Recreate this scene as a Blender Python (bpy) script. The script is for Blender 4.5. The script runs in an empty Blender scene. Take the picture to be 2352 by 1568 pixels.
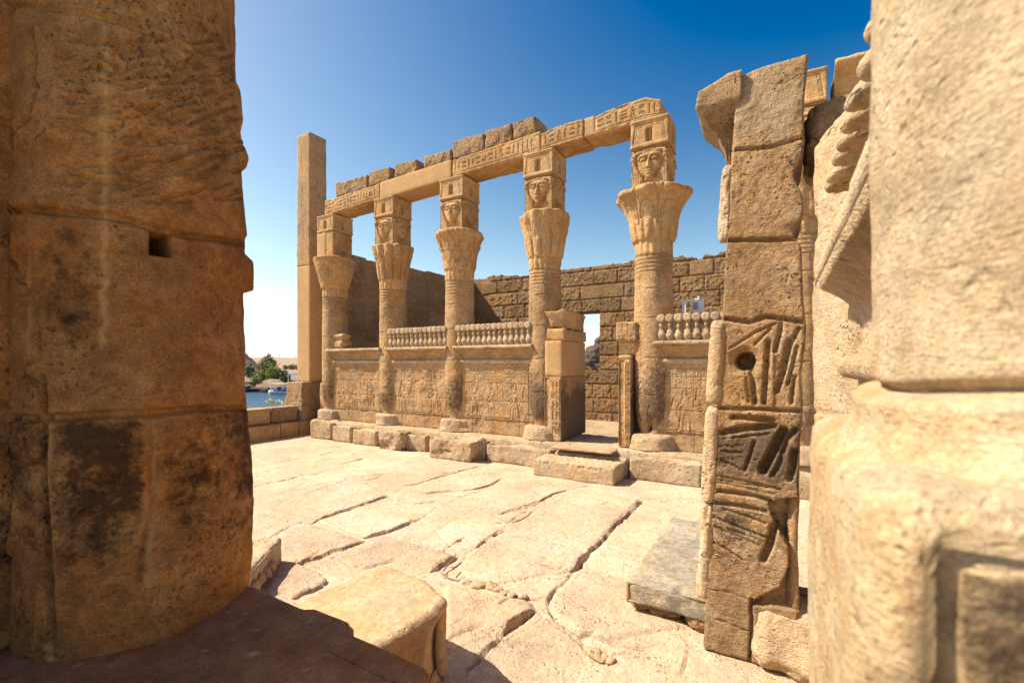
import bpy, math, random
import numpy as np
from mathutils import Vector

SC = bpy.context.scene
R = math.radians
# ------------------------------------------------------------------ camera, sky, sun, exposure
EYE = 2.0
YAW = R(30.3)
cam_d = bpy.data.cameras.new("camera")
cam = bpy.data.objects.new("camera", cam_d)
SC.collection.objects.link(cam)
cam.location = (0, 0, EYE)
cam.rotation_euler = (R(90), 0, YAW)
cam_d.sensor_width = 36.0
cam_d.lens = 16.0
cam_d.shift_y = 51 / 2352
cam_d.clip_start = 0.02
cam_d.clip_end = 8000
cam_d.dof.use_dof = True
cam_d.dof.focus_distance = 6.0
cam_d.dof.aperture_fstop = 3.2
SC.camera = cam

SUN_DIR = Vector((0.93, 0.40, -1.15)).normalized()      # the way the light travels
sun_d = bpy.data.lights.new("sun", 'SUN')
sun_d.energy = 5.0
sun_d.angle = R(0.5)
sun_d.color = (1.0, 0.90, 0.73)
sun = bpy.data.objects.new("sun", sun_d)
SC.collection.objects.link(sun)
sun.rotation_euler = SUN_DIR.to_track_quat('-Z', 'Y').to_euler()
sun.location = (-20, -10, 30)

W = bpy.data.worlds.new("World")
SC.world = W
W.use_nodes = True
nt = W.node_tree
bg = nt.nodes["Background"]
sky = nt.nodes.new("ShaderNodeTexSky")
sky.sky_type = 'NISHITA'
sky.sun_disc = False
sky.sun_elevation = math.asin(-SUN_DIR.z)
sky.sun_rotation = math.atan2(-SUN_DIR.x, -SUN_DIR.y)
sky.air_density = 1.0
sky.dust_density = 1.0
sky.ozone_density = 1.0
sky.altitude = 100
EXPO = 0.9
BG = 0.085
# the photo's sky is a deep, contrasty blue: a contrast curve per channel on the sky colour
sep = nt.nodes.new("ShaderNodeSeparateColor"); com = nt.nodes.new("ShaderNodeCombineColor")
nt.links.new(sky.outputs[0], sep.inputs[0])
for ch, g, k in ((0, .0545, 6.6), (1, .063, 6.1), (2, .058, 4.6)):
    m0 = nt.nodes.new("ShaderNodeMath"); m0.operation = 'MULTIPLY'; m0.inputs[1].default_value = 0.05
    m1 = nt.nodes.new("ShaderNodeMath"); m1.operation = 'SUBTRACT'; m1.inputs[1].default_value = g; m1.use_clamp = True
    m2 = nt.nodes.new("ShaderNodeMath"); m2.operation = 'MULTIPLY'; m2.inputs[1].default_value = k / (2 ** EXPO) / BG
    nt.links.new(sep.outputs[ch], m0.inputs[0]); nt.links.new(m0.outputs[0], m1.inputs[0]); nt.links.new(m1.outputs[0], m2.inputs[0])
    outs = globals().setdefault('SKY_OUT', []); outs.append(m2)
nt.links.new(SKY_OUT[0].outputs[0], com.inputs[0]); nt.links.new(SKY_OUT[1].outputs[0], com.inputs[1])
mx = nt.nodes.new("ShaderNodeMath"); mx.operation = 'MAXIMUM'          # white, not yellow, at the horizon
nt.links.new(SKY_OUT[1].outputs[0], mx.inputs[0]); nt.links.new(SKY_OUT[2].outputs[0], mx.inputs[1])
nt.links.new(mx.outputs[0], com.inputs[2])
nt.links.new(com.outputs[0], bg.inputs[0])
bg.inputs[1].default_value = BG
SC.view_settings.view_transform = 'Standard'
SC.view_settings.look = 'None'
SC.view_settings.gamma = 1.0
SC.view_settings.exposure = EXPO
SC.cycles.max_bounces = 6
SC.cycles.diffuse_bounces = 4

# ------------------------------------------------------------------ photo geometry: a point of the photo on a known plane of the place
FS, UC, VH = 1045.0, 1176.0, 835.0
sY, cY = math.sin(YAW), math.cos(YAW)
def ray(u, v):
    a = (u - UC) / FS
    b = -(v - VH) / FS
    return np.array([-sY + a * cY, cY + a * sY, b])
def on_z(u, v, z=0.0):
    d = ray(u, v); t = (z - EYE) / d[2]
    return np.array([d[0] * t, d[1] * t, z])
def on_y(u, v, y):
    d = ray(u, v); t = y / d[1]
    return np.array([d[0] * t, y, EYE + d[2] * t])
def on_x(u, v, x):
    d = ray(u, v); t = x / d[0]
    return np.array([x, d[1] * t, EYE + d[2] * t])
def xp(u, y): return on_y(u, VH, y)[0]
def zp(u, v, y): return on_y(u, v, y)[2]

# ------------------------------------------------------------------ noise
def _hash(ix, iy, iz, seed):
    h = (ix.astype(np.uint32) * np.uint32(374761393) + iy.astype(np.uint32) * np.uint32(668265263)
         + iz.astype(np.uint32) * np.uint32(2147483647) + np.uint32((seed * 974711 + 12345) & 0xffffffff))
    h = (h ^ (h >> np.uint32(13))) * np.uint32(1274126177)
    h = h ^ (h >> np.uint32(16))
    h = h * np.uint32(2246822519)
    h = h ^ (h >> np.uint32(15))
    return (h & np.uint32(0xffffff)).astype(np.float32) / np.float32(16777215.0)
def vnoise(p, seed=0):
    f = np.floor(p); t = (p - f).astype(np.float32); i = f.astype(np.int64).astype(np.int32)
    t = t * t * (3 - 2 * t)
    x0, y0, z0 = i[:, 0], i[:, 1], i[:, 2]
    tx, ty, tz = t[:, 0], t[:, 1], t[:, 2]
    def L(a, b, k): return a + (b - a) * k
    r = []
    for dz in (0, 1):
        q = []
        for dy in (0, 1):
            q.append(L(_hash(x0, y0 + dy, z0 + dz, seed), _hash(x0 + 1, y0 + dy, z0 + dz, seed), tx))
        r.append(L(q[0], q[1], ty))
    return L(r[0], r[1], tz)
def fbm(p, oct=4, seed=0, gain=0.5):
    """-1..1"""
    p = np.asarray(p, dtype=np.float64)
    s = 0; a = 1.0; tot = 0
    for o in range(oct):
        s = s + a * (vnoise(p * (2.03 ** o) + 17.3 * o, seed + o) * 2 - 1); tot += a; a *= gain
    return s / tot
def sstep(a, b, x):
    t = np.clip((x - a) / (b - a), 0, 1)
    return t * t * (3 - 2 * t)
def gauss(x, m, s): return np.exp(-((x - m) / s) ** 2)

# ------------------------------------------------------------------ objects
COL = SC.collection
def thing(name, label, cat, loc=(0, 0, 0), rotz=0.0, group=None):
    o = bpy.data.objects.new(name, None)
    o.empty_display_size = 0.2
    COL.objects.link(o); o.location = loc; o.rotation_euler = (0, 0, rotz)
    o["label"] = label; o["category"] = cat
    if group: o["group"] = group
    return o
def tag(o, label=None, cat=None, group=None, kind=None):
    if label: o["label"] = label
    if cat: o["category"] = cat
    if group: o["group"] = group
    if kind: o["kind"] = kind
    return o
def link(name, me, mat, parent=None, loc=(0, 0, 0), rot=(0, 0, 0)):
    o = bpy.data.objects.new(name, me)
    COL.objects.link(o)
    if mat is not None: me.materials.append(mat)
    o.location = loc; o.rotation_euler = rot
    if parent is not None: o.parent = parent
    return o
def mesh_np(name, V, quads=None, tris=None, ngons=None, smooth=True, attrs=None):
    V = np.asarray(V, dtype=np.float32).reshape(-1, 3)
    loops = []; starts = []; totals = []; n = 0
    if quads is not None and len(quads):
        q = np.asarray(quads, dtype=np.int32).reshape(-1, 4)
        loops.append(q.ravel()); starts.append(n + 4 * np.arange(len(q))); totals.append(np.full(len(q), 4)); n += 4 * len(q)
    if tris is not None and len(tris):
        q = np.asarray(tris, dtype=np.int32).reshape(-1, 3)
        loops.append(q.ravel()); starts.append(n + 3 * np.arange(len(q))); totals.append(np.full(len(q), 3)); n += 3 * len(q)
    for g in (ngons or []):
        loops.append(np.asarray(g, dtype=np.int32)); starts.append(np.array([n])); totals.append(np.array([len(g)])); n += len(g)
    loops = np.concatenate(loops); starts = np.concatenate(starts); totals = np.concatenate(totals)
    me = bpy.data.meshes.new(name)
    me.vertices.add(len(V)); me.vertices.foreach_set("co", V.ravel())
    me.loops.add(len(loops)); me.loops.foreach_set("vertex_index", loops.astype(np.int32))
    me.polygons.add(len(starts)); me.polygons.foreach_set("loop_start", starts.astype(np.int32))
    try: me.polygons.foreach_set("loop_total", totals.astype(np.int32))
    except Exception: pass
    me.polygons.foreach_set("use_smooth", np.full(len(starts), bool(smooth)))
    me.update(calc_edges=True)
    me.validate()
    for k, a in (attrs or {}).items():
        at = me.attributes.new(k, 'FLOAT', 'POINT')
        at.data.foreach_set("value", np.asarray(a, dtype=np.float32))
    return me

def axis_lines(h, r, res):
    if h <= r * 2.2: r = h * 0.3
    n = max(1, int(math.ceil(2 * (h - r) / res)))
    mid = np.linspace(-(h - r), h - r, n + 1)
    return np.concatenate([[-h, -h + r * 0.35], mid, [h - r * 0.35, h]])

def block(name, size, mat, parent=None, loc=(0, 0, 0), rotz=0.0, res=0.03, rnd=0.02, rough=0.008, freq=7.0,
          chip=0.02, carve=None, warp=None, patina_shade=None, pale=None, seed=0, tilt=(0, 0), resx=None, resy=None, resz=None):
    """A stone: box on its base, worn edges, rough faces, optional carving (depth along the normal)."""
    h = np.array(size) / 2.0
    r = min(rnd, h.min() * 0.6)
    ax = [axis_lines(h[0], r, resx or res), axis_lines(h[1], r, resy or res), axis_lines(h[2], r, resz or res)]
    n = [len(a) for a in ax]
    I, J, K = np.meshgrid(np.arange(n[0]), np.arange(n[1]), np.arange(n[2]), indexing='ij')
    m = (I == 0) | (I == n[0] - 1) | (J == 0) | (J == n[1] - 1) | (K == 0) | (K == n[2] - 1)
    idx = np.full(n, -1, dtype=np.int32)
    idx[m] = np.arange(m.sum())
    P = np.stack([ax[0][I[m]], ax[1][J[m]], ax[2][K[m]]], axis=1)
    Q = np.clip(P, -(h - r), h - r)
    d = P - Q
    ln = np.linalg.norm(d, axis=1, keepdims=True); ln[ln == 0] = 1
    N = d / ln
    P = Q + N * r
    base = P + np.array([0, 0, h[2]])
    sd = base + seed * 3.71
    e = 1 - np.abs(N).max(axis=1)
    # distance to nearest edge, for worn edges reaching inwards
    gap = np.sort(h - np.abs(P), axis=1)[:, 1]
    wear = np.exp(-gap / max(chip * 1.6, 1e-4)) * np.clip(fbm(sd * 5, 3, seed + 31) + 0.25, 0, 1)
    D = rough * (fbm(sd * freq, 4, seed) + 0.5 * fbm(sd * freq * 0.23, 2, seed + 9)) - chip * (wear + 1.2 * e * np.clip(fbm(sd * 9, 3, seed + 3) + 0.45, 0, 1.2))
    if carve is not None: D = D - carve(base, N)
    V = base + N * D[:, None]
    at = {}
    if patina_shade is not None: at["patina_shade"] = np.clip(patina_shade(base, N), 0, 1)
    if pale is not None: at["pale"] = np.clip(pale(base, N), 0, 1)
    if warp is not None: V = warp(V)
    F = []
    def side(a, flip):
        q = np.stack([a[:-1, :-1], a[1:, :-1], a[1:, 1:], a[:-1, 1:]], axis=-1).reshape(-1, 4)
        F.append(q[:, ::-1] if flip else q)
    side(idx[:, :, 0], True); side(idx[:, :, -1], False)
    side(idx[:, 0, :], False); side(idx[:, -1, :], True)
    side(idx[0, :, :], True); side(idx[-1, :, :], False)
    me = mesh_np(name, V, np.concatenate(F), attrs=at)
    return link(name, me, mat, parent, loc, (tilt[0], tilt[1], rotz))

def lathe(name, Z, Rr, mat, parent=None, nth=64, disp=None, patina_shade=None, loc=(0, 0, 0), rot=(0, 0, 0), th0=0.0, pinch=None, pale=None):
    """Turned shape: rings at heights Z with radii Rr; disp(theta, z, r) adds to the radius."""
    Z = np.asarray(Z, float); Rr = np.asarray(Rr, float)
    T = th0 + np.arange(nth) * 2 * math.pi / nth
    TT, ZZ = np.meshgrid(T, Z); RR = np.repeat(Rr[:, None], nth, axis=1)
    t = TT.ravel(); z = ZZ.ravel(); r = RR.ravel()
    if disp is not None: r = r + disp(t, z, r)
    V = np.stack([r * np.cos(t), r * np.sin(t), z], axis=1)
    if pinch is not None: V = pinch(V)
    nz = len(Z)
    a = np.arange(nz * nth).reshape(nz, nth)
    b = np.roll(a, -1, axis=1)
    q = np.stack([a[:-1], b[:-1], b[1:], a[1:]], axis=-1).reshape(-1, 4)
    c0, c1 = len(V), len(V) + 1
    V = np.concatenate([V, [[V[:nth, 0].mean(), V[:nth, 1].mean(), V[:nth, 2].mean()], [V[-nth:, 0].mean(), V[-nth:, 1].mean(), V[-nth:, 2].mean()]]])
    tr = [(c0, b[0, i], a[0, i]) for i in range(nth)] + [(c1, a[-1, i], b[-1, i]) for i in range(nth)]
    at = {}
    if patina_shade is not None:
        pv = np.clip(patina_shade(t, z, r), 0, 1); at["patina_shade"] = np.concatenate([pv, [pv[0], pv[-1]]])
    if pale is not None:
        pv = np.clip(pale(t, z, r), 0, 1); at["pale"] = np.concatenate([pv, [pv[0], pv[-1]]])
    me = mesh_np(name, V, q, tr, attrs=at)
    return link(name, me, mat, parent, loc, rot)

def panel(name, A, B, to3, thick, mat, parent=None, mask=None, front=None, patina_shade=None, tone=None, loc=(0, 0, 0)):
    """A wall: grid over (A, B); front(a, b) = depth pushed out; to3(a, b, d) maps to space; mask(a, b) of cell centres kept."""
    A = np.asarray(A); B = np.asarray(B)
    na, nb = len(A), len(B)
    AA, BB = np.meshgrid(A, B, indexing='ij')
    a = AA.ravel(); b = BB.ravel()
    f = front(a, b) if front is not None else np.zeros_like(a)
    V = np.concatenate([to3(a, b, f), to3(a, b, np.full_like(a, -thick))])
    cm = np.ones((na - 1, nb - 1), bool)
    if mask is not None:
        ca, cb = np.meshgrid((A[1:] + A[:-1]) / 2, (B[1:] + B[:-1]) / 2, indexing='ij')
        cm = mask(ca, cb)
    g = np.arange(na * nb).reshape(na, nb); off = na * nb
    c = np.stack([g[:-1, :-1], g[1:, :-1], g[1:, 1:], g[:-1, 1:]], axis=-1)
    qf = c[cm]
    F = [qf, qf[:, ::-1] + off]
    pad = np.zeros((na + 1, nb + 1), bool); pad[1:-1, 1:-1] = cm
    def edges(sel, p0, p1):
        x, y = p0[sel], p1[sel]
        if len(x): F.append(np.stack([y, x, x + off, y + off], axis=1))
    edges(cm & ~pad[1:-1, :-2], g[:-1, :-1], g[1:, :-1])
    edges(cm & ~pad[1:-1, 2:], g[1:, 1:], g[:-1, 1:])
    edges(cm & ~pad[:-2, 1:-1], g[:-1, 1:], g[:-1, :-1])
    edges(cm & ~pad[2:, 1:-1], g[1:, :-1], g[1:, 1:])
    F = np.concatenate(F)
    used = np.zeros(len(V), bool); used[F.ravel()] = True
    remap = np.cumsum(used) - 1
    at = {}
    if patina_shade is not None: at["patina_shade"] = np.clip(np.tile(patina_shade(a, b), 2), 0, 1)[used]
    if tone is not None: at["tone"] = np.tile(tone(a, b), 2)[used]
    me = mesh_np(name, V[used], remap[F], attrs=at)
    return link(name, me, mat, parent, loc)

def tube(pts, rad, n=8, closed_ends=True):
    """verts, quads, ngons of a tube along points; rad is a number or a list"""
    pts = [Vector(p) for p in pts]
    V = []; Q = []; G = []
    for i, p in enumerate(pts):
        t = (pts[min(i + 1, len(pts) - 1)] - pts[max(i - 1, 0)]).normalized()
        s = t.orthogonal().normalized() if i == 0 else (s - t * s.dot(t)).normalized()
        w = t.cross(s)
        rr = rad[i] if isinstance(rad, (list, tuple)) else rad
        for k in range(n):
            an = 2 * math.pi * k / n
            V.append(p + (s * math.cos(an) + w * math.sin(an)) * rr)
    for i in range(len(pts) - 1):
        for k in range(n):
            k2 = (k + 1) % n
            Q.append((i * n + k, i * n + k2, (i + 1) * n + k2, (i + 1) * n + k))
    G = [list(range(n))[::-1], [(len(pts) - 1) * n + k for k in range(n)]]
    return [tuple(v) for v in V], Q, G
def tube_obj(name, pts, rad, mat, parent=None, n=8, loc=(0, 0, 0)):
    V, Q, G = tube(pts, rad, n)
    return link(name, mesh_np(name, V, Q, None, G), mat, parent, loc)

# ------------------------------------------------------------------ carving
def carve_lines(U, V, strokes):
    """strokes: (points, half width, depth). Depth field from distance to the strokes."""
    out = np.zeros_like(U)
    for pts, w, dep in strokes:
        pts = np.asarray(pts, float)
        lo = pts.min(axis=0) - w; hi = pts.max(axis=0) + w
        m = np.nonzero((U > lo[0]) & (U < hi[0]) & (V > lo[1]) & (V < hi[1]))[0]
        if not len(m): continue
        uu, vv = U[m], V[m]
        best = np.full(len(m), 1e9)
        for (x0, y0), (x1, y1) in zip(pts[:-1], pts[1:]):
            dx, dy = x1 - x0, y1 - y0
            L2 = dx * dx + dy * dy + 1e-12
            t = np.clip(((uu - x0) * dx + (vv - y0) * dy) / L2, 0, 1)
            best = np.minimum(best, (uu - x0 - t * dx) ** 2 + (vv - y0 - t * dy) ** 2)
        k = dep * (1 - sstep(0.25, 1.0, np.sqrt(best) / w))
        out[m] = np.where(abs(dep) * 0 + np.abs(k) > np.abs(out[m]), k, out[m])
    return out
def arc(cx, cy, rx, ry, a0, a1, n=10):
    return [(cx + rx * math.cos(R(a0 + (a1 - a0) * i / n)), cy + ry * math.sin(R(a0 + (a1 - a0) * i / n))) for i in range(n + 1)]
GL = {   # signs in a unit square
    'basket': [arc(.5, .7, .45, .42, 180, 360) + [(.05, .7)]],
    'loaf': [arc(.5, .3, .36, .36, 0, 180) + [(.86, .3)]],
    'mouth': [arc(.5, .36, .48, .3, 20, 160), arc(.5, .64, .48, .3, 200, 340)],
    'water': [[(i / 10, .5 + (.12 if i % 2 else -.12)) for i in range(11)]],
    'water3': [[(i / 8, y + (.06 if i % 2 else -.06)) for i in range(9)] for y in (.2, .5, .8)],
    'reed': [[(.5, 0), (.5, .6), (.35, .7), (.45, 1), (.62, .85), (.5, .6)]],
    'wick': [[(.5 + .16 * math.sin(i * .9), i / 14) for i in range(15)], [(.5 - .16 * math.sin(i * .9), i / 14) for i in range(15)]],
    'bird': [[(.15, .05), (.4, .05), (.42, .3), (.2, .5), (.22, .75), (.3, .92), (.45, .95), (.52, .82), (.48, .7), (.65, .5), (.95, .12), (.62, .28), (.42, .3)], [(.52, .3), (.55, .05), (.7, .05)], [(.52, .84), (.66, .8)]],
    'snake': [[(0, .25), (.15, .4), (.3, .25), (.45, .4), (.6, .25), (.75, .35), (.8, .7), (.95, .75)]],
    'flag': [[(.35, 0), (.35, 1)], [(.35, .98), (.8, .9), (.8, .72), (.35, .66)]],
    'oval': [arc(.12, .5, .12, .16, 90, 270) + arc(.88, .5, .12, .16, -90, 90) + [(.12, .66)], [(.3, .5), (.36, .5)], [(.48, .5), (.54, .5)], [(.66, .5), (.72, .5)]],
    'disc': [arc(.5, .5, .3, .3, 0, 360, 14), [(.48, .5), (.52, .5)]],
    'town': [arc(.5, .5, .34, .34, 0, 360, 14), [(.28, .28), (.72, .72)], [(.28, .72), (.72, .28)]],
    'ankh': [arc(.5, .76, .14, .22, -90, 270, 12), [(.5, .54), (.5, 0)], [(.2, .5), (.8, .5)]],
    'staff': [[(.5, 0), (.5, 1)], [(.5, 1), (.75, .85)]],
    'seated': [[(.2, .02), (.85, .02), (.85, .25), (.55, .3), (.75, .5), (.6, .62), (.45, .6), (.25, .4), (.2, .02)], arc(.5, .78, .14, .17, 0, 360, 10), [(.6, .55), (.9, .65)]],
    'foot': [[(.25, 1), (.25, .2), (.85, .15), (.85, .05), (.15, .05), (.1, .2), (.08, 1)]],
    'eye': [arc(.5, .36, .48, .3, 20, 160), arc(.5, .64, .48, .3, 200, 340), arc(.5, .5, .1, .1, 0, 360, 8)],
    'stool': [[(.15, .2), (.85, .2), (.85, .8), (.15, .8), (.15, .2)]],
    'comb': [[(.1, .8), (.1, .2), (.9, .2), (.9, .8)], [(.37, .2), (.37, .7)], [(.63, .2), (.63, .7)]],
    'three': [[(.2, .2), (.2, .8)], [(.5, .2), (.5, .8)], [(.8, .2), (.8, .8)]],
    'lash': [[(.5, 0), (.5, .55)], arc(.5, .72, .2, .2, 0, 360, 10), [(.3, .35), (.7, .35)]],
    'sword': [[(.4, 0), (.35, .9), (.5, 1), (.62, .9), (.6, 0)]],
    'sail': [[(.2, .1), (.2, .9), (.8, .9), (.8, .75), (.35, .75), (.35, .1)]],
    'fig': [[(.3, 0), (.42, .4), (.36, .62), (.44, .7), (.6, .64), (.58, .4), (.72, 0)], arc(.5, .84, .1, .13, 0, 360, 8), [(.56, .64), (.9, .55)]],
}
def glyph(name, x, y, w, h, hw, dep):
    return [([(x + px * w, y + py * h) for px, py in s], hw, dep) for s in GL[name]]
SMALL = ['loaf', 'mouth', 'water', 'oval', 'disc', 'basket', 'eye', 'three', 'stool', 'snake', 'town']
TALL = ['reed', 'wick', 'bird', 'flag', 'ankh', 'staff', 'seated', 'foot', 'lash', 'sword', 'sail', 'fig', 'comb']
def text_row(x0, x1, z0, z1, rnd, hw, dep, seq=None):
    S = []; x = x0; H = z1 - z0; i = 0
    while x < x1 - H * .3:
        g = seq[i % len(seq)] if seq else None
        i += 1
        if g is None: g = rnd.choice(TALL) if rnd.random() < .6 else 'stack'
        if g == 'stack':
            w = H * .55
            for k, yy in enumerate((z0 + H * .02, z0 + H * .52)):
                S += glyph(rnd.choice(SMALL), x, yy, w, H * .44, hw, dep)
        elif isinstance(g, tuple):
            w = H * .6
            for k, gg in enumerate(g):
                S += glyph(gg, x, z0 + H * (1 - (k + 1) / len(g)) + H * .03, w, H / len(g) * .88, hw, dep)
        else:
            w = H * (.6 if g in ('bird', 'seated', 'snake', 'comb', 'water3') else .32)
            S += glyph(g, x, z0, w, H, hw, dep)
        x += w + H * .24
    return S
def text_col(x0, x1, z0, z1, rnd, hw, dep, frame=True):
    S = []; w = x1 - x0; z = z1 - w * .15
    if frame: S += [([(x0, z0), (x0, z1)], hw, dep), ([(x1, z0), (x1, z1)], hw, dep)]
    while z > z0 + w * .5:
        g = rnd.choice(SMALL + TALL)
        h = w * (.42 if g in SMALL else .8)
        if g in SMALL: S += glyph(g, x0 + w * .14, z - h, w * .72, h, hw, dep)
        else:
            S += glyph(g, x0 + w * .1, z - h, w * .42, h, hw, dep); S += glyph(rnd.choice(TALL), x0 + w * .52, z - h, w * .4, h, hw, dep)
        z -= h + w * .12
    return S
FIG = [  # a striding figure, unit height, about 0.45 wide
    [(-.14, 0), (-.1, .06), (-.09, .3), (-.12, .42)], [(-.2, 0), (-.02, 0), (-.03, .05), (-.05, .28)],
    [(.04, 0), (.22, 0), (.12, .05), (.08, .3)], [(.02, .03), (.0, .3)],
    [(-.13, .43), (.17, .3), (.1, .5), (-.09, .52), (-.13, .43)],
    [(-.09, .52), (-.12, .72), (.13, .72), (.1, .52)],
    [(-.12, .72), (-.19, .62), (-.17, .45)], [(.13, .7), (.24, .6), (.36, .7)], [(.12, .66), (.26, .54), (.38, .58)],
    arc(.01, .81, .065, .075, 0, 360, 12), [(-.06, .84), (-.07, .98), (.02, 1.02), (.09, .9), (.07, .84)], [(.07, .8), (.1, .79)],
]
def figure(x, z, h, flip, hw, dep):
    k = -1 if flip else 1
    return [([(x + k * px * h, z + py * h) for px, py in s], hw, dep) for s in FIG]
LIMBS = [  # (points, half width) of a striding figure in low relief
    ([(-.15, .03), (-.10, .05), (-.085, .28), (-.05, .46)], .034), ([(-.18, .015), (-.04, .015)], .016), ([(.05, .015), (.21, .015)], .016), ([(.08, .04), (.075, .28), (.03, .46)], .034),
    ([(-.05, .46), (.06, .40)], .075), ([(0, .50), (.0, .58)], .062), ([(-.06, .68), (.07, .68)], .052), ([(.0, .56), (.0, .66)], .06),
    ([(-.10, .69), (-.16, .58), (-.14, .44)], .022), ([(.11, .69), (.22, .58), (.35, .66)], .022), ([(.10, .66), (.22, .54), (.36, .57)], .02),
    ([(.01, .80), (.02, .815)], .055), ([(-.045, .80), (-.05, .73)], .03), ([(.0, .87), (-.01, .98)], .036), ([(.04, .86), (.09, .90)], .02)]
def relief_figure(U, V, x, z, h, flip, amp):
    """sunk relief: a rounded raised body inside a cut outline; returns depth"""
    k = -1 if flip else 1
    out = np.zeros_like(U)
    m = np.nonzero((np.abs(U - x) < .5 * h) & (V > z - .05 * h) & (V < z + 1.08 * h))[0]
    if not len(m): return out
    best = np.full(len(m), 1e9)
    for pts, w in LIMBS:
        P = np.array([(x + k * a * h, z + b * h) for a, b in pts])
        for (x0, y0), (x1, y1) in zip(P[:-1], P[1:]):
            dx, dy = x1 - x0, y1 - y0
            t = np.clip(((U[m] - x0) * dx + (V[m] - y0) * dy) / (dx * dx + dy * dy + 1e-12), 0, 1)
            best = np.minimum(best, np.hypot(U[m] - x0 - t * dx, V[m] - y0 - t * dy) - w * h)
    out[m] = amp * np.exp(-((best - .010) / .011) ** 2) - amp * .45 * sstep(.0, -.035, best)
    return out

# ------------------------------------------------------------------ materials
class NT:
    def __init__(s, name):
        s.m = bpy.data.materials.new(name); s.m.use_nodes = True
        s.t = s.m.node_tree; s.b = s.t.nodes["Principled BSDF"]; s.x = 0
    def n(s, typ, **kw):
        k = s.t.nodes.new(typ)
        for a, v in kw.items():
            if a.startswith("i_"): k.inputs[a[2:].replace("_", " ")].default_value = v
            else: setattr(k, a, v)
        return k
    def l(s, a, b): s.t.links.new(a, b)
def ramp(N, src, stops):
    r = N.n("ShaderNodeValToRGB"); e = r.color_ramp.elements
    while len(e) < len(stops): e.new(0.5)
    for k, (p, c) in zip(e, stops):
        k.position = p; k.color = c if len(c) == 4 else (*c, 1)
    N.l(src, r.inputs[0]); return r.outputs[0]
def mix(N, fac, a, b, mode='MIX'):
    m = N.n("ShaderNodeMix", data_type='RGBA', blend_type=mode)
    if isinstance(fac, float): m.inputs[0].default_value = fac
    else: N.l(fac, m.inputs[0])
    for k, v in ((6, a), (7, b)):
        if isinstance(v, tuple): m.inputs[k].default_value = (*v[:3], 1)
        else: N.l(v, m.inputs[k])
    return m.outputs[2]
def math_(N, op, a, b=None, clamp=False):
    m = N.n("ShaderNodeMath", operation=op, use_clamp=clamp)
    for k, v in ((0, a), (1, b)):
        if v is None: continue
        if isinstance(v, (int, float)): m.inputs[k].default_value = v
        else: N.l(v, m.inputs[k])
    return m.outputs[0]
def noise(N, co, scale, detail=4, rough=0.55, stretch=None, off=0.0):
    if stretch or off:
        mp = N.n("ShaderNodeMapping"); N.l(co, mp.inputs[0])
        mp.inputs["Scale"].default_value = stretch or (1, 1, 1)
        mp.inputs["Location"].default_value = (off, off * 1.7, off * .6)
        co = mp.outputs[0]
    k = N.n("ShaderNodeTexNoise"); k.inputs["Scale"].default_value = scale
    k.inputs["Detail"].default_value = detail; k.inputs["Roughness"].default_value = rough
    N.l(co, k.inputs["Vector"]); return k.outputs[0]

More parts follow.
